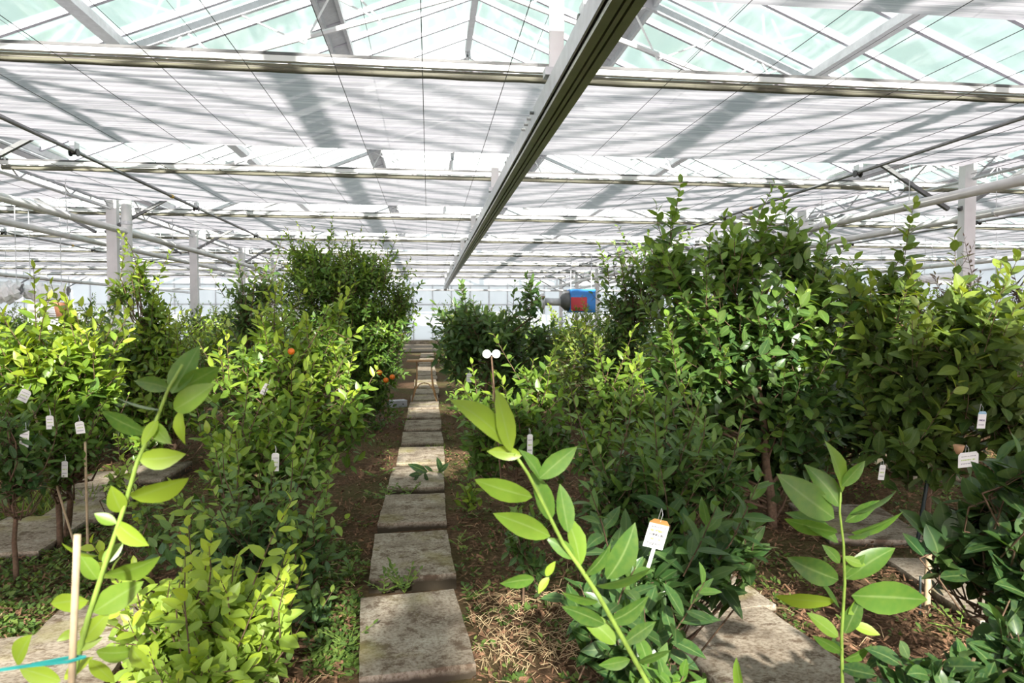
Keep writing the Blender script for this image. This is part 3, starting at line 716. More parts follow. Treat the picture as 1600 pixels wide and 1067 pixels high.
# hand-laid shoots close to the lens: a stem and leaves set one by one
def shoot(name, label, stem, leaves, D0, D1, mat, w=0.46, rad=0.005, base_tone=.6, seed=0):
    rng = np.random.default_rng(seed + 900); n = len(stem); ys = [s[1] for s in stem]
    def dd(py): f = np.clip((py - ys[0]) / (ys[-1] - ys[0] + 1e-6), 0, 1); return D0 + (D1 - D0) * f
    pts = [P(x, y, dd(y)) for x, y in stem]; g = Vector((pts[0].x, pts[0].y + .03, 0)); low = [Vector((g.x, g.y, -.02)), g.lerp(pts[0], .5) + Vector((.01, 0, 0))]
    t = thing(name, label, 'citrus plant', g)
    allp = [p - g for p in low + pts]
    MB().tube(allp, [rad * 1.5, rad * 1.3] + [rad * (1.1 - .7 * i / n) for i in range(n)], 7).build('stem', 'stem', t, True)
    pos = []; ax = []; no = []; ln = []; tn = []; ww = []
    for lf in leaves:
        x0, y0, x1, y1 = lf[:4]; tone = lf[4] if len(lf) > 4 else base_tone; face = lf[5] if len(lf) > 5 else rng.uniform(-.5, .5)
        d = dd(min(y0, ys[0])); a = np.array(P(x0, y0, d)); b = np.array(P(x1, y1, d + rng.uniform(-.035, .02)))
        v = b - a; pos.append(a - np.array(g)); ax.append(v); ln.append(np.linalg.norm(v)); tn.append(tone)
        sidev = np.cross(nrm(v), np.array([0, -1.0, 0])); no.append(np.array([0, -.75, .75]) + sidev * face * 1.5 + rng.normal(size=3) * .22)
    leaf_objects(mat, np.array(pos), np.array(ax), np.array(no), np.array(ln) * 1.1, np.clip(np.array(tn), 0, 1), t, w, rng)
    return t

#PLANTS
exec_plants = True
# --- left foreground shoot
shoot('citrus_shoot', 'tall bright green citrus shoot beside the bamboo cane, close to the lens',
      [(112, 1067), (138, 965), (165, 880), (195, 790), (215, 720), (245, 655), (262, 610), (285, 570)],
      [(268, 615, 300, 545, .3, .2), (278, 610, 338, 578, .3, .6), (264, 607, 214, 597, .25, -.6), (252, 640, 184, 630, .2, -.5), (226, 676, 163, 647, .2, -.5), (272, 640, 320, 603, .6, .3),
       (284, 640, 281, 690, .85, .3), (246, 655, 222, 692, .75, .1), (216, 716, 281, 712, .8, .5), (206, 778, 285, 757, .75, .7), (182, 815, 224, 852, .8, .6), (182, 818, 150, 803, .65, -.3),
       (166, 897, 238, 885, .55, .8), (155, 868, 98, 860, .7, -.8), (152, 905, 128, 868, .55, .2), (145, 957, 216, 914, .6, .5), (138, 938, 79, 948, .85, -.4), (128, 1003, 166, 962, .75, .3),
       (116, 1012, 156, 998, .7, .3), (150, 1018, 207, 1020, .6, .6), (100, 1062, 140, 1028, .95, .1), (95, 1064, 30, 1050, .8, -.3), (25, 1036, 42, 998, .7, .1), (120, 985, 92, 1000, .85, -.3),
       (190, 800, 176, 765, .7, .2), (240, 660, 262, 690, .65, .4), (160, 880, 190, 850, .6, .3), (205, 1010, 230, 1045, .9, .3), (140, 1030, 175, 1066, .9, .4)],
      1.36, 1.27, 'citrus', .5, .005, seed=1)
shoot('citrus_shoot', 'large leaved shoot with one big upright tip leaf, leaning left of the labelled bush',
      [(1012, 1067), (980, 1010), (935, 930), (905, 885), (880, 850), (850, 790), (825, 740), (805, 710)],
      [(799, 706, 781, 616, .75, .15), (792, 695, 721, 625, .7, .9), (815, 712, 766, 707, .7, -.5), (832, 777, 749, 754, .65, -.7), (860, 838, 777, 811, .65, -.6), (846, 752, 822, 705, .5, .2),
       (842, 748, 897, 703, .3, .5), (862, 812, 838, 745, .5, .2), (888, 832, 879, 763, .45, .2), (906, 886, 893, 808, .55, .3), (898, 872, 860, 845, .5, -.3), (935, 940, 884, 936, .4, -.7),
       (962, 1006, 912, 962, .55, -.3), (945, 975, 884, 955, .25, -.7), (950, 972, 1012, 940, .2, .6), (975, 1005, 1022, 975, .2, .4), (948, 905, 990, 830, .2, .2), (930, 915, 1015, 900, .15, .9),
       (985, 1030, 940, 1040, .35, -.5), (995, 1035, 1045, 1020, .25, .5), (912, 900, 955, 862, .25, .5), (853, 900, 866, 880, .85, .1), (858, 902, 842, 925, .9, .2), (835, 905, 790, 915, .4, -.6)],
      1.62, 1.36, 'citrus', .42, .006, .5, seed=2)
shoot('citrus_shoot', 'upright shoot with narrow pointed leaves rising before the broad slab on the right',
      [(1316, 1067), (1315, 990), (1320, 910), (1318, 850), (1312, 800), (1314, 760)],
      [(1316, 770, 1306, 698, .55, .1), (1313, 792, 1268, 733, .4, -.3), (1304, 810, 1225, 747, .35, -.4), (1310, 848, 1242, 799, .4, -.4), (1309, 832, 1234, 816, .3, -.8), (1320, 815, 1372, 786, .25, .7),
       (1325, 805, 1398, 777, .2, .9), (1323, 838, 1376, 830, .25, .8), (1330, 832, 1410, 812, .3, .9), (1310, 906, 1242, 876, .2, -.5), (1322, 905, 1392, 858, .45, .2), (1330, 930, 1444, 940, .5, .7),
       (1305, 940, 1221, 936, .85, -.7), (1312, 950, 1282, 905, .2, .1), (1325, 960, 1360, 925, .6, .3), (1320, 990, 1345, 940, .2, .2), (1310, 995, 1268, 960, .55, -.3), (1318, 900, 1350, 870, .35, .4),
       (1318, 870, 1352, 882, .55, .5), (1312, 880, 1290, 855, .3, -.2), (1315, 760, 1350, 725, .35, .4), (1330, 975, 1372, 990, .8, .5), (1316, 1020, 1275, 1000, .3, -.4), (1318, 1030, 1365, 1015, .3, .6)],
      1.95, 1.85, 'citrus', .40, .005, .4, seed=3)
shoot('citrus_shoot', 'small dark twig reaching over the fourth slab from the right', [(706, 760), (690, 738), (672, 736), (655, 741)],
      [(690, 738, 684, 716, .1, .2), (676, 736, 664, 728, .1, .3), (668, 738, 640, 728, .1, -.4), (660, 740, 640, 742, .1, -.5), (664, 738, 668, 752, .1, .3), (655, 741, 646, 752, .1, .2), (685, 738, 700, 725, .1, .4)],
      6.4, 6.3, 'dark', .40, .003, .1, seed=4)

# --- left beds
plant('citrus_bush', 'low lime green sunlit bush at the bottom left of the path', 'bush', gx(340, 1050),
      [(345, 955, 95, 75, 3.05, 44), (255, 985, 70, 65, 3.0, 22), (400, 1020, 75, 60, 2.9, 24), (300, 1050, 90, 40, 2.7, 20)], .082, .52, 'grey', 300, .012, (.6, 1.0), .2, 7)
plant('citrus_bush', 'grey green rounded bush in shade behind the lime green bush', 'bush', gx(390, 930),
      [(400, 820, 115, 75, 3.9, 60), (320, 850, 80, 60, 3.8, 24), (470, 850, 60, 60, 3.8, 20), (490, 940, 45, 30, 3.5, 10)], .072, .50, 'grey', 300, .012, (.2, .78), .2, 7)
plant('citrus_bush', 'bright yellow green leafy bush before the dense round tree', 'bush', bx(445, 5.2),
      [(440, 640, 125, 110, 5.2, 95), (475, 560, 80, 80, 5.3, 45), (400, 560, 60, 80, 5.4, 30), (545, 640, 40, 60, 5.0, 18), (520, 500, 18, 45, 5.3, 6)], .088, .44, 'citrus', 300, .018, (.2, .95), .24, 7)
plant('citrus_bush', 'mid green bush filling the bed between the grey green bush and the yellow green one', 'bush', bx(400, 4.6),
      [(370, 720, 70, 60, 4.6, 36), (455, 720, 70, 55, 4.6, 32)], .082, .46, 'citrus', 200, .012, (.2, .85), .22, 7)
plant('citrus_tree', 'big dense round tree with tiny leaves left of the path', 'tree', bx(530, 9.7),
      [(545, 485, 108, 98, 9.7, 400), (505, 425, 66, 46, 9.7, 150), (578, 560, 64, 110, 9.6, 210), (470, 560, 90, 110, 9.6, 190), (525, 650, 85, 50, 9.6, 100), (624, 475, 28, 45, 9.7, 36), (480, 395, 30, 20, 9.7, 20), (575, 420, 50, 38, 9.7, 80)], .074, .44, 'citrus', 260, .045, (.0, .80), .24, 9, shoots=.03)
plant('citrus_tree', 'dark upright tree with curled leaves left of the dense round tree', 'tree', bx(385, 7.2),
      [(385, 490, 45, 65, 7.2, 50), (380, 580, 70, 70, 7.2, 60), (410, 450, 22, 40, 7.2, 14)], .075, .42, 'dark', 260, .02, (.2, .8), .24, 7)
plant('citrus_tree', 'slim tree with a lime green leader rising beside the left columns', 'tree', bx(215, 7.5),
      [(222, 430, 16, 40, 7.5, 10), (238, 490, 26, 55, 7.5, 24), (186, 452, 14, 22, 7.5, 8), (215, 560, 65, 60, 7.5, 60), (225, 640, 50, 50, 7.5, 30)], .09, .46, 'citrus', 300, .016, (.2, .9), .22, 7)
plant('citrus_bush', 'broad bush with sunlit yellow green top at the left edge', 'bush', bx(85, 4.9),
      [(85, 590, 95, 68, 4.9, 76), (45, 550, 55, 40, 4.9, 38), (150, 620, 45, 60, 4.9, 30), (60, 665, 75, 60, 4.9, 40), (115, 510, 14, 42, 5.6, 8)], .096, .46, 'citrus', 300, .018, (.15, 1.0), .22, 7)
plant('citrus_bush', 'dark bush behind the sunlit bush at the left edge', 'bush', bx(60, 6.6),
      [(35, 550, 55, 45, 6.6, 34), (130, 545, 45, 38, 6.6, 30), (20, 620, 60, 80, 6.4, 40), (10, 505, 14, 25, 6.4, 5)], .078, .44, 'dark', 200, .016, (.15, .7), .22, 7)
plant('citrus_sapling', 'small sapling with bare reddish trunk and a round head of leaves', 'sapling', gx(108, 850),
      [(105, 700, 60, 40, 4.75, 34), (130, 680, 40, 40, 4.75, 20), (85, 735, 30, 18, 4.7, 8)], .055, .46, 'citrus', 240, .022, (.1, .7), .18, 7, trunk=.72)
plant('citrus_sapling', 'low seedling with pale tip shoots left of the grey green bush', 'sapling', gx(190, 850),
      [(185, 750, 14, 30, 4.4, 5), (235, 830, 26, 30, 4.0, 8), (225, 790, 18, 26, 4.0, 5)], .06, .42, 'grey', 100, .006, (.35, .95), .14, 7)
plant('citrus_bush', 'dim green bush at the far left edge low over the soil', 'bush', bx(15, 4.3),
      [(15, 690, 40, 60, 4.3, 24), (30, 740, 40, 25, 4.3, 12)], .075, .44, 'dark', 140, .014, (.2, .7), .2, 7)

# --- beds right of the path
plant('citrus_tree', 'dark tree with long drooping leaves right of the path', 'tree', bx(755, 7.8),
      [(755, 520, 75, 45, 7.8, 75), (720, 550, 45, 55, 7.8, 35), (790, 560, 60, 60, 7.8, 50), (830, 470, 10, 55, 7.7, 7), (845, 530, 30, 40, 7.7, 14)], .11, .40, 'dark', 300, .022, (.1, .7), .24, 7, up=.25)
plant('citrus_bush', 'small bush with upright pale leaf tips by the stake with white discs', 'bush', bx(800, 5.0),
      [(800, 650, 75, 55, 5.0, 52), (760, 690, 45, 45, 5.0, 22), (860, 690, 50, 50, 4.9, 26), (840, 600, 40, 40, 5.2, 18)], .09, .42, 'citrus', 300, .012, (.1, .75), .22, 7)
plant('citrus_bush', 'dark bush with narrow bluish leaves behind the big tip leaf', 'bush', bx(1040, 3.3),
      [(1040, 720, 100, 60, 3.3, 54), (960, 760, 60, 60, 3.3, 26), (1120, 740, 60, 60, 3.3, 28), (1030, 800, 90, 40, 3.2, 24)], .085, .36, 'dark', 300, .014, (.15, .85), .22, 7, up=.9)
plant('citrus_bush', 'dark glossy foreground bush carrying the label with an orange top', 'bush', bx(1010, 2.6),
      [(1010, 895, 110, 55, 2.65, 22), (1090, 860, 80, 55, 2.75, 16), (940, 960, 70, 60, 2.4, 10), (1000, 1010, 70, 50, 2.2, 9), (1160, 850, 30, 40, 2.75, 4)], .115, .40, 'dark', 300, .012, (.0, .6), .22, 7, up=.9, shoots=.05)
plant('citrus_tree', 'tall broad leaved tree with a straight brown trunk on the right', 'tree', gx(1207, 832),
      [(1150, 490, 140, 100, 5.05, 100), (1200, 600, 120, 100, 5.0, 90), (1090, 600, 95, 100, 5.1, 66), (1150, 395, 55, 45, 5.05, 22), (1235, 395, 40, 50, 5.05, 18), (1050, 410, 40, 55, 5.1, 20), (1215, 700, 110, 55, 5.0, 55), (1275, 470, 45, 70, 5.05, 26), (1120, 710, 80, 50, 5.0, 36)],
      .112, .54, 'dark', 300, .032, (.12, 1.0), .27, 7, shoots=.07)
plant('citrus_tree', 'tree with finer leaves left of the tall broad leaved tree', 'tree', bx(985, 6.9),
      [(985, 470, 60, 80, 6.9, 75), (960, 560, 60, 80, 6.9, 70), (1030, 420, 45, 50, 6.9, 34), (1010, 640, 70, 60, 6.8, 50)], .082, .44, 'dark', 280, .022, (.2, .95), .24, 7)
plant('citrus_bush', 'bright green bush at the foot of the finer leaved tree', 'bush', bx(960, 4.8),
      [(960, 620, 60, 60, 4.8, 40), (930, 690, 60, 40, 4.6, 26), (1020, 650, 40, 40, 4.8, 18)], .08, .42, 'citrus', 240, .014, (.2, .8), .22, 7)
plant('citrus_tree', 'yellowish leaved tree with hanging labels at the right edge', 'tree', gx(1447, 830),
      [(1510, 560, 100, 85, 4.1, 60), (1420, 600, 90, 90, 4.3, 56), (1360, 520, 60, 75, 4.6, 34), (1450, 690, 120, 45, 4.2, 40), (1580, 640, 60, 80, 3.9, 28), (1395, 440, 40, 40, 4.7, 12), (1510, 490, 60, 40, 4.2, 18)],
      .125, .50, 'yellow', 300, .022, (.0, .75), .26, 7)
plant('citrus_bush', 'dark undergrown bush between the two trunks on the right', 'bush', bx(1310, 5.6),
      [(1310, 640, 80, 70, 5.6, 50), (1300, 560, 60, 60, 5.8, 36), (1370, 650, 70, 60, 5.4, 36), (1330, 470, 40, 60, 5.6, 22)], .10, .50, 'dark', 260, .018, (.1, .7), .24, 7)
plant('citrus_bush', 'dark round leaved bush at the right edge close to the lens', 'bush', bx(1560, 2.5),
      [(1555, 800, 60, 80, 2.5, 17), (1600, 880, 50, 80, 2.3, 12), (1490, 840, 50, 50, 2.6, 8), (1590, 735, 30, 30, 2.3, 4)], .115, .62, 'dark', 220, .012, (.0, .5), .24, 6, shoots=.03)
plant('citrus_bush', 'dark leafy bush in the lower right corner', 'bush', bx(1480, 1.9),
      [(1510, 1055, 100, 36, 1.8, 12), (1585, 1020, 50, 60, 1.8, 9), (1410, 1075, 40, 18, 1.8, 3)], .095, .50, 'dark', 200, .01, (.0, .4), .2, 6, shoots=.0)
plant('citrus_bush', 'low dark bush at the bottom edge before the sunlit slab', 'bush', bx(1180, 1.8),
      [(1110, 1085, 60, 18, 1.75, 4), (1040, 1070, 60, 26, 1.75, 6)], .09, .42, 'citrus', 200, .01, (.1, .6), .2, 6, shoots=.0)
plant('seedling', 'slender seedling in bare mulch right of the third slab', 'seedling', gx(815, 935),
      [(810, 830, 22, 40, 3.6, 7), (830, 880, 25, 30, 3.6, 6)], .07, .44, 'dark', 90, .006, (.3, .8), .16, 6)
plant('seedling', 'seedling with three upright leaves beside the fourth slab', 'seedling', gx(735, 800),
      [(735, 770, 16, 22, 5.1, 5)], .08, .40, 'citrus', 40, .005, (.5, .9), .14, 6)
plant('purple_shrub', 'young shrub with purplish leaf tips at the far right', 'shrub', bx(1545, 6.0),
      [(1475, 445, 18, 22, 6.0, 5), (1590, 450, 20, 45, 5.5, 8), (1520, 440, 30, 25, 6.2, 6)], .07, .30, 'purple', 100, .01, (.1, .9), .24, 6, up=1.4)
plant('citrus_tree', 'unseen leafy tree added behind the camera to shade the first slab', 'tree', (-.35, -1.25),
      [(-.30, 1.25, .46, .5, -1.25, 60), (-.28, 1.95, .44, .42, -1.25, 60), (-.25, 2.5, .34, .32, -1.25, 30)], .09, .46, 'citrus', 0, .03, (.2, .7), .24, 7)  # added tree, its shade stands in for the viewer's own shadow
#FAR
far = [(-3.9, 9.5, 1.5, .75), (-6.3, 10.2, 1.5, .7), (-2.6, 10.5, 1.5, .7), (-4.0, 13, 1.6, .8), (-6.8, 12.5, 1.5, .8), (-2.5, 14, 1.7, .8), (-8.2, 16, 1.7, .9), (-5.4, 16.5, 1.7, .9), (-1.2, 13.0, 1.6, .55), (-1.2, 16.5, 1.7, .7), (-1.2, 20, 1.8, .7), (-3.2, 19, 1.8, .9), (-9.5, 21, 1.8, 1.0), (-6.0, 21, 1.8, 1.0), (-1.3, 24, 1.9, .7),
       (.95, 11.0, 1.45, .6), (1.0, 14.0, 1.55, .6), (.95, 17.5, 1.7, .6), (1.0, 21, 1.8, .7), (1.1, 25, 2.0, .8), (2.4, 9.6, 1.45, .7), (2.3, 12.5, 1.5, .75), (2.4, 16, 1.4, .8), (2.5, 20, 1.3, .9), (4.2, 8.6, 1.6, .8), (4.2, 11.5, 1.65, .8), (4.6, 15, 1.8, .8), (4.4, 19, 1.9, 1.0), (6.0, 8.2, 1.6, .8), (5.9, 11.5, 1.8, .9),
       (6.3, 15, 1.9, 1.0), (8.0, 10.5, 1.8, .9), (8.3, 14, 2.0, 1.0), (10.2, 12.8, 2.0, 1.0), (10.4, 17, 2.1, 1.1), (12.5, 17, 2.1, 1.1), (8, 19, 2.0, 1.1), (-11.5, 17.5, 1.8, 1.0), (-13, 23, 1.8, 1.1), (-8.6, 12.6, 1.5, .8), (7.6, 8.6, 1.5, .7),
       (-4.1, 7.0, 1.45, .8), (-5.6, 8.6, 1.5, .8), (-3.4, 8.2, 1.4, .6), (4.3, 6.6, 1.55, .75), (5.4, 6.9, 1.5, .7), (1.15, 8.9, 1.3, .5), (3.3, 8.0, 1.7, .7), (-2.6, 7.4, 1.5, .6)]
def bed(x):
    k = [b for b in range(14) if (abs(x) if x < 0 else x) < 1.9 + 1.45 * b][0]
    return k
rank = {}
for x, y, *_ in sorted(far, key=lambda q: q[1]):
    key = (x < 0, bed(x)); rank[(x, y)] = rank.setdefault(key, 0); rank[key] += 1
for i, (x, y, h, r) in enumerate(far):
    SEED[0] += 1; v = i % 3; side = 'left' if x < 0 else 'right'
    v3 = Vector((x, y, 0)); rel = Vector((x, y, h * .58)) - CAM; dpt = rel.dot(FW); px = 800 + F * rel.dot(RT) / dpt; py = 533.5 - F * rel.dot(UP) / dpt
    s = F / y
    place = ', %s back in the %s far bed %s of the path' % (ORD[rank[(x, y)]], ORD[bed(x)], side)
    kind = [('fresh green citrus bush', 'citrus', (.3, .9)), ('dark green citrus bush', 'dark', (.25, .85)), ('yellow green citrus bush', 'yellow', (.3, .95))][v]
    plant('citrus_bush', kind[0] + place, 'bush', (x, y), [(px, py, r * 1.1 * s, h * .42 * s, y, 80), (px + r * .2 * s * (1 if i % 2 else -1), py - h * .25 * s, r * .6 * s, h * .26 * s, y, 26), (px - r * .4 * s, py + h * .28 * s, r * .8 * s, h * .2 * s, y, 26)], .085, .46, kind[1], 0, .02, kind[2], .28, 7, group='bushes of the far rows')

# ------------------------------------------------------------------ ground litter and weeds
def litter():
    rng = np.random.default_rng(11); n = 60000; y = 2.2 + 9.0 * rng.random(n) ** 1.6; x = (rng.random(n) - .5) * (3.4 + 1.25 * y) + .12 * y
    on = (np.abs(x + .1) < .28); keep = ~on | (rng.random(n) < .0); x, y = x[keep], y[keep]; n = len(x)
    ln = rng.uniform(.009, .028, n); wd = ln * rng.uniform(.15, .4, n); a = rng.uniform(0, 6.28, n); tl = rng.normal(0, .35, n); z = rng.uniform(.0, .03, n)
    dx, dy = np.cos(a), np.sin(a); d = np.stack([dx * np.cos(tl), dy * np.cos(tl), np.sin(tl)], -1) * ln[:, None]; s = np.stack([-dy, dx, rng.normal(0, .4, n)], -1) * wd[:, None]
    c = np.stack([x, y, z + .036], -1); V = np.stack([c - d - s, c + d - s * .5, c + d * 1.1 + s * .5, c - d * .9 + s], 1).reshape(-1, 3)
    me = bpy.data.meshes.new('bark_mulch'); f = np.arange(len(V)).reshape(-1, 4); me.from_pydata(V.tolist(), [], f.tolist()); me.materials.append(M['chip'])
    o = bpy.data.objects.new('bark_mulch', me); C.objects.link(o); tag(o, 'loose brown bark mulch scattered over the soil', 'mulch', kind='stuff')
    # straw
    rng = np.random.default_rng(12); m = MB()
    for i in range(900):
        if i % 2: g = G(rng.uniform(730, 960), rng.uniform(940, 1060))
        else: yy = rng.uniform(2.4, 7); g = Vector((rng.uniform(-2.5, 3.5), yy, 0))
        if abs(g.x + .1) < .3: continue
        an = rng.uniform(0, 6.28); L = rng.uniform(.04, .13); d = Vector((math.cos(an), math.sin(an), rng.normal(0, .15))) * L
        m.tube([g + Vector((0, 0, .05)), g + d * .5 + Vector((0, 0, .06 + rng.random() * .02)), g + d + Vector((0, 0, .05))], .0016, 3, False)
    tag(m.build('straw_litter', 'straw'), 'dry straw and stalks lying beside the first slab', 'straw', kind='stuff')
litter()
def weed_patch(pts, name='weeds', lab='low green weeds covering the soil', leaf=.03, seed=1, per=9, mat='weed', w=.55, hgt=.05, tone=(.1, .8)):
    rng = np.random.default_rng(seed); pos = []; ax = []; no = []; ln = []; tn = []
    for p in pts:
        h = rng.uniform(.3, 1) * hgt; tt = rng.uniform(*tone)
        for k in range(per):
            a = rng.uniform(0, 6.28); d = np.array([math.cos(a), math.sin(a), rng.uniform(.1, .9)])
            pos.append(np.array([p[0], p[1], .025]) + d * np.array([.015, .015, h])); ax.append(d); no.append(np.array([0, 0, 1.]) + rng.normal(size=3) * .3); ln.append(leaf * rng.uniform(.5, 1.3)); tn.append(np.clip(tt + rng.normal(0, .1), 0, 1))
    return joined_leaves(name, mat, np.array(pos), np.array(ax), np.array(no), np.array(ln), np.array(tn), None, w, 0, rng)
rng = np.random.default_rng(21); pts = []
for _ in range(7500):
    y = 2.2 + 10 * rng.random() ** 1.4; x = (rng.random() - .5) * (3.5 + 1.3 * y) + .12 * y
    if abs(x + .1) < .27: continue
    q = math.sin(x * 2.1 + 1.3 * math.sin(y * 1.1)) + math.sin(y * 1.7 + x * .8)
    if q + rng.normal(0, .5) > .15 or (.25 < abs(x + .1) < .5 and rng.random() < .55): pts.append((x, y))
for _ in range(700):
    g = G(rng.uniform(-60, 170), rng.uniform(790, 1010)); pts.append((g.x, g.y))
for _ in range(300):
    g = G(rng.uniform(480, 560), rng.uniform(860, 1067)); pts.append((g.x, g.y))
tag(weed_patch(pts, 'weeds', seed=2), 'low green weeds creeping over the mulch', 'weeds', kind='stuff')
def weed(px, py, lab, n=7, leaf=.05, spread=.07, hgt=.10, mat='weed', w=.5, seed=1):
    g = G(px, py, .03); rng = np.random.default_rng(seed + 300); t = thing('weed', lab, 'weed', (g.x, g.y, 0.025)); st = MB(); pos = []; ax = []; no = []; ln = []; tn = []
    for i in range(n):
        a = rng.uniform(0, 6.28); d = np.array([math.cos(a) * spread, math.sin(a) * spread, hgt * rng.uniform(.5, 1.2)])
        st.tube([(0, 0, 0), d * .5 + np.array([0, 0, .01]), d], .0018, 4, False)
        for k in range(6):
            f = .35 + .65 * k / 5; s = 1 if k % 2 else -1; q = d * f; pos.append(q); ax.append(nrm(d) * .5 + np.array([-math.sin(a) * s, math.cos(a) * s, .2]) if k < 5 else d); no.append(np.array([0, -.2, 1.]) + rng.normal(size=3) * .3); ln.append(leaf * rng.uniform(.6, 1.1)); tn.append(rng.uniform(.2, .8))
    st.build('stems', 'stem', t); leaf_objects(mat, np.array(pos), np.array(ax), np.array(no), np.array(ln), np.array(tn), t, w, rng)
weed(632, 925, 'leafy green weed growing in the gap between the first two slabs', 8, .045, .10, .16, seed=1)
weed(600, 925, 'low weed spreading left of the gap before the second slab', 6, .04, .10, .06, seed=2)
weed(545, 900, 'weed with round leaves left of the second slab', 7, .045, .12, .08, seed=3)
weed(605, 778, 'flat weed left of the fourth slab', 8, .05, .16, .07, seed=4)
weed(640, 772, 'small weed behind the third slab', 5, .04, .08, .08, seed=5)
weed(735, 935, 'small weed right of the first slab', 5, .04, .08, .06, seed=6)
weed(1500, 985, 'pale weed on sunny soil by the wooden stake', 7, .035, .12, .06, seed=7)
weed(590, 745, 'grassy weed at the left corner of the fifth slab', 6, .05, .14, .08, seed=8)
weed(545, 1010, 'weed in the shade at the left edge of the first slab', 7, .04, .12, .08, seed=9)
weed(715, 850, 'creeping weed beside the second slab on the right', 6, .035, .10, .05, seed=10)
def grass(px, py, lab, n=140, r=.28, h=.16, seed=1):
    g = G(px, py); rng = np.random.default_rng(seed); pos = []; ax = []; no = []; ln = []
    for i in range(n):
        a = rng.uniform(0, 6.28); q = r * math.sqrt(rng.random()); pos.append((g.x + q * math.cos(a), g.y + q * math.sin(a), 0)); b = rng.uniform(0, 6.28); ax.append((.5 * math.cos(b), .5 * math.sin(b), rng.uniform(.5, 1.2))); no.append((math.cos(b + 1.5), -1, .4)); ln.append(h * rng.uniform(.5, 1.2))
    tag(joined_leaves('grass_tuft', 'weed', np.array(pos), np.array(ax), np.array(no), np.array(ln), rng.uniform(.5, 1, n), None, .06, 0, rng), lab, 'grass', kind='stuff')
grass(75, 795, 'sunlit grass tuft behind the grey slab on the left', 220, .35, .16, 1)
grass(20, 800, 'grass tuft at the left edge beyond the grey slab', 140, .3, .14, 2)
grass(680, 705, 'fine grass tuft right of the path', 70, .12, .10, 3)

# ------------------------------------------------------------------ stakes, labels and small things
def stake(px0, py0, px1, py1, D, r, mat, lab, tie=None, name='garden_stake'):
    a = P(px0, py0, D); b = P(px1, py1, D); d = (b - a); g = a + d * ((-.03 - a.z) / d.z) if abs(d.z) > 1e-6 else a
    t = thing(name, lab, 'stake', (g.x, g.y, 0)); o = Vector((g.x, g.y, 0))
    pts = [g - o + (b - g) * (i / 6) for i in range(7)]; MB().tube(pts, [r * (1.06 if i % 2 else 1.0) for i in range(7)], 8).build('cane', mat, t, True)
    if tie:
        q = P(tie[0], tie[1], D) - o; m = MB(); rr = .03
        m.tube([q + Vector((-.13, .0, -.012)), q + Vector((-.06, -.012, 0)), q + Vector((0, -.012, .003)), q + Vector((.02, 0, .004)), q + Vector((0, .012, 0)), q + Vector((-.06, .0, -.004))], .0028, 5); m.build('tie', 'teal', t)
    return t
stake(112, 1067, 121, 835, 1.16, .0055, 'bamboo', 'pale bamboo cane with a teal tie beside the tall bright shoot', (112, 1031), 'bamboo_cane')
stake(137, 845, 133, 690, 4.6, .008, 'bamboo', 'thin cane beside the small sapling with reddish trunk')
stake(1447, 1003, 1452, 830, 3.3, .016, 'bamboo', 'round wooden stake by the side slab at the right')
stake(1441, 800, 1470, 620, 4.2, .012, 'black_stake', 'dark green plastic stake tied to the yellowish leaved tree')
stake(1437, 995, 1438, 900, 3.3, .006, 'black_stake', 'thin dark metal rod beside the round wooden stake')
stake(779, 700, 768, 556, 4.7, .006, 'bark', 'thin brown stake topped by two white discs')
stake(818, 925, 822, 800, 3.6, .007, 'bark', 'thin brown cane beside the slender seedling')
stake(75, 715, 52, 640, 4.7, .007, 'bamboo', 'leaning cane under the bush at the left edge')
t = thing('marker_disc', 'pair of round white discs on top of the thin brown stake', 'marker', P(768, 553, 4.69))
for s in (-1, 1): MB().lathe((s * .033, 0, 0), [(.012, -.004), (.028, -.003), (.030, 0), (.028, .003), (.012, .004)], 18, 'Y').build('disc', 'plastic_white', t, True)
MB().box((0, 0, 0), (.03, .006, .012)).build('bridge', 'plastic_white', t)

def label_tag(px, py, w, h, D, mat, lab, tilt=0.0, hole=True, strap=None):
    c = P(px, py, D); W_, H_ = w * D / F, h * D / F; t = thing('plant_label', lab, 'plant label', c); t.rotation_euler = (0.05, tilt, 0.1)
    m = MB(); W2, H2, k = W_ / 2, H_ / 2, min(W_, H_) * .18
    out = [(-W2, -H2), (W2, -H2), (W2, H2 - k), (W2 - k, H2), (-W2 + k, H2), (-W2, H2 - k)]; n = len(out); th = .0012
    m.add([(x, -th, z) for x, z in out] + [(x, th, z) for x, z in out], [tuple(range(n)), tuple(range(n, 2 * n))[::-1]] + [(i, n + i, n + (i + 1) % n, (i + 1) % n) for i in range(n)])
    m.build('card', mat, t)
    MB().tube([(0, -.002, H2 * .85), (.004, .003, H2 + .02), (-.004, .012, H2 + .04), (0, .02, H2 * .85)], .001, 4, False).build('loop', 'plastic_white', t)
    if strap: MB().box((W2 * .2, .004, -H2 - strap * D / F / 2 + .01), (.014, .0015, strap * D / F)).build('strap', 'plastic_white', t)
    return t
label_tag(1026, 834, 36, 48, 2.42, 'tag_orange', 'printed plant label with orange top and green lines on the dark foreground bush', .28, strap=40)
label_tag(1534, 656, 17, 30, 3.45, 'tag_blue', 'blue and white plant label hanging from the yellowish leaved tree', .05)
label_tag(1513, 718, 42, 26, 3.45, 'tag_plain', 'wide white plant label under the blue one', -.05)
label_tag(1378, 738, 12, 26, 4.0, 'tag_plain', 'narrow white label low between the right trunks', .1)
label_tag(414, 608, 8, 18, 4.55, 'tag_plain', 'small tilted white label in the yellow green bush', .5)
label_tag(125, 668, 12, 18, 4.45, 'tag_plain', 'white label on the small sapling', -.1)
label_tag(38, 618, 14, 18, 4.35, 'tag_plain', 'white label high in the bush at the left edge', .5)
label_tag(78, 660, 10, 20, 4.4, 'tag_plain', 'white label in the middle of the bush at the left edge', 0)
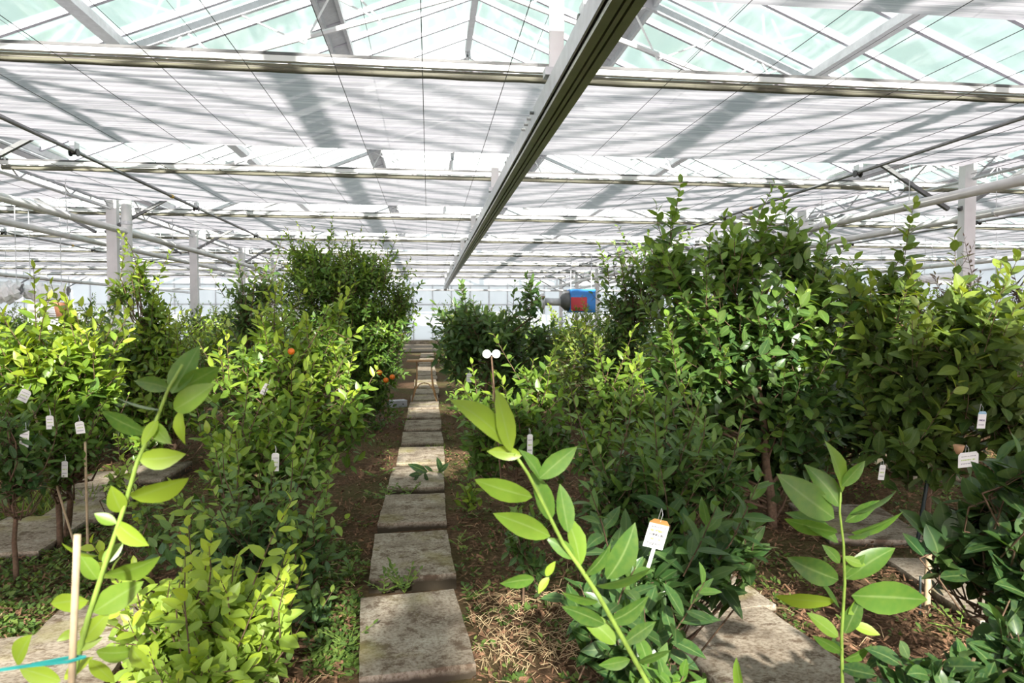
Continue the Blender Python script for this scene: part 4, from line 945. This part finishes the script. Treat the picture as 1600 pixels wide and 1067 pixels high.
label_tag(38, 685, 12, 26, 4.3, 'tag_plain', 'long white label low in the bush at the left edge', .1)
label_tag(101, 733, 8, 24, 4.55, 'tag_plain', 'white label strip on the sapling trunk', .05)
label_tag(828, 695, 9, 34, 4.4, 'tag_plain', 'narrow white label standing in the bush by the white discs', 0)
label_tag(733, 590, 8, 14, 7.4, 'tag_plain', 'small white label under the dark drooping tree', .05)
label_tag(430, 722, 11, 28, 3.95, 'tag_plain', 'white label behind the grey green bush', .05)
t = thing('paper_sleeve', 'brown paper sleeve beside the wide white label', 'sleeve', P(1498, 704, 3.5)); b = MB(); b.lathe((0, 0, -.02), [(.012, 0), (.022, .02), (.03, .05), (.028, .052), (.02, .022)], 12); b.build('cone', 'kraft', t, True)

# trestle and carton on the path
g = G(664, 627, .09); t = thing('trestle', 'light wooden trestle standing over the path far along', 'trestle', (g.x - .01, g.y, 0.085))
bevel(MB().box((0, 0.05, .72), (.60, .16, .035)).build('top_board', 'wood', t), .006)
for s in (-1, 1):
    MB().tube([(s * .22 - .0, 0, 0), (s * .15, .01, .22), (s * .125, .03, .45), (s * .13, .05, .71)], .012, 7).build('leg', 'wood', t, True)
    MB().tube([(s * .22, .34, 0), (s * .16, .3, .25), (s * .13, .16, .5), (s * .13, .08, .71)], .012, 7).build('leg', 'wood', t, True)
MB().tube([(-.19, 0, .08), (-.15, 0, .22), (-.08, 0, .31), (0, 0, .335), (.08, 0, .31), (.15, 0, .22), (.19, 0, .08)], .010, 7).build('hoop', 'wood', t, True)
g = G(622, 636); t = thing('carton', 'grey carton box with dark holes left of the path', 'box', (g.x, g.y, 0)); t.rotation_euler = (0, 0, .35)
bevel(MB().box((0, 0, .055), (.27, .2, .11)).build('body', 'cardboard', t), .004)
bevel(MB().box((0, 0, .117), (.275, .205, .012)).build('lid', 'cardboard', t), .003)
for x, z in ((-.07, .05), (.06, .06)): MB().lathe((x, -.102, z), [(.012, 0), (.012, .004)], 12, 'Y').build('hole', 'black', t)
# oranges
def orange(p, r, lab, grp=None):
    t = thing('orange', lab, 'orange', p, grp); m = MB(); m.lathe((0, 0, 0), [(r * math.sin(a), -r * .95 * math.cos(a)) for a in np.linspace(.05, 3.09, 10)], 14); m.build('fruit', 'orange', t, True); MB().tube([(0, 0, r * .9), (0, 0, r * 1.1)], r * .12, 5).build('stalk', 'stem', t)
orange(G(607, 624, .035), .036, 'orange lying on the soil beside the grey carton')
orange(G(596, 640, .03), .03, 'smaller orange lying in the weeds before the carton')
for i, (px, py, D) in enumerate(((593, 582, 8.65), (603, 594, 8.7), (613, 589, 8.75))): orange(P(px, py, D), .036, 'ripe orange hanging low on the dense round tree, %s from the left' % ORD[i], 'oranges on the dense tree')
orange(P(455, 549, 4.75), .024, 'small orange among the yellow green leaves')

# ------------------------------------------------------------------ far equipment
D = 19.0; c = P(911, 470, D); t = thing('unit_heater', 'blue and red air heater hanging among the far trees', 'heater', c)
bevel(MB().box((0, .25, 0), (.74, .5, .66)).build('casing', 'blue', t), .02)
MB().box((-.12, -.012, -.09), (.46, .03, .38)).build('red_panel', 'red', t)
MB().lathe((-.37, .25, 0), [(.30, 0), (.26, -.12), (.16, -.22), (.12, -.24)], 16, 'X').build('cowl', 'dark_steel', t, True)
MB().tube([(-.58, .25, -.03), (-1.05, .25, -.02)], .11, 14).build('flue', 'galv', t, True)
MB().lathe((-1.05, .25, -.01), [(.11, 0), (.20, -.02), (.25, -.05), (.25, -.09), (.12, -.1)], 18, 'X').build('flue_flange', 'galv', t, True)
for x in (-.3, .3): MB().tube([(x, .25, .33), (x, .25, 1.35)], .012, 5).build('hanger_rod', 'galv', t)
t = thing('control_cabinet', 'white cabinet with a dark louvred side at the left', 'cabinet', (P(78, 493, 13).x, 13, 0))
bevel(MB().box((-.10, .2, 1.2), (.55, .4, 1.3)).build('body', 'plastic_white', t), .02)
lm = MB().beam((-.1, 0, 0), (.1, 0, 0), .02, .016).mesh('louvre', 'plastic_white'); MB().box((.02, -.006, 1.70), (.24, .02, .36)).build('louvre_frame', 'dark_steel', t)
for k in range(10): inst('louvre', lm, t, (.02, -.022, 1.55 + k * .033))
def film(px, py, rx, ry, D, lab, seed):
    rg = np.random.default_rng(seed); c = P(px, py, D); RX, RZ = rx * D / F, ry * D / F; t = thing('plastic_film', lab, 'plastic film', c); m = MB(); nu, nv = 20, 14; vs = []; fs = []
    for i in range(nu):
        f = i / (nu - 1); x = (f - .5) * 2 * RX; r = RZ * (.55 + .45 * math.sin(math.pi * f)) * (1 + .12 * math.sin(f * 23))
        for j in range(nv):
            a = 2 * math.pi * j / nv; q = r * (1 + rg.normal(0, .10)); vs.append((x + rg.normal(0, .015), q * math.cos(a) * .8, q * math.sin(a) - .25 * RZ * math.sin(math.pi * f)))
    for i in range(nu - 1):
        for j in range(nv): j2 = (j + 1) % nv; fs.append((i * nv + j, i * nv + j2, (i + 1) * nv + j2, (i + 1) * nv + j))
    m.v = vs; m.f = fs; m.build('roll', 'film', t)
    for s in (-.7, .7): MB().tube([(s * RX, 0, RZ * .4), (s * RX, 0, ZC - c.z)], .008, 4).build('sling', 'galv', t)
film(8, 452, 22, 16, 13.2, 'crumpled white plastic film slung at the left edge', 1)
film(72, 455, 30, 14, 13.4, 'crumpled white plastic film roll above the louvred cabinet', 2)
film(1480, 435, 60, 9, 16, 'long roll of white plastic film under the right pipes', 3)
t = thing('white_tank', 'white plastic tank behind the slim tree on the left', 'tank', (P(180, 493, 11.2).x, 11.2, 0))
MB().lathe((0, 0, 0), [(.26, 0), (.28, .05), (.28, .75), (.285, .8), (.28, .85), (.28, 1.45), (.2, 1.56), (.09, 1.6), (.09, 1.66)], 20).build('body', 'plastic_white', t, True)
MB().lathe((0, 0, 1.66), [(.1, 0), (.1, .05), (.02, .06)], 16).build('lid', 'plastic_white', t, True)
t = thing('terracotta_pot', 'reddish pot on a white stand beside the louvred cabinet', 'pot', (P(97, 493, 13).x, 13, 1.55))
MB().lathe((0, 0, 0), [(.08, 0), (.12, .22), (.14, .23), (.14, .28), (.12, .28)], 16).build('pot_body', 'terracotta', t, True)
t = thing('plant_stand', 'white pedestal under the reddish pot', 'stand', (P(97, 493, 13).x, 13, 0)); bevel(MB().box((0, 0, .775), (.3, .3, 1.55)).build('pedestal', 'plastic_white', t), .01)
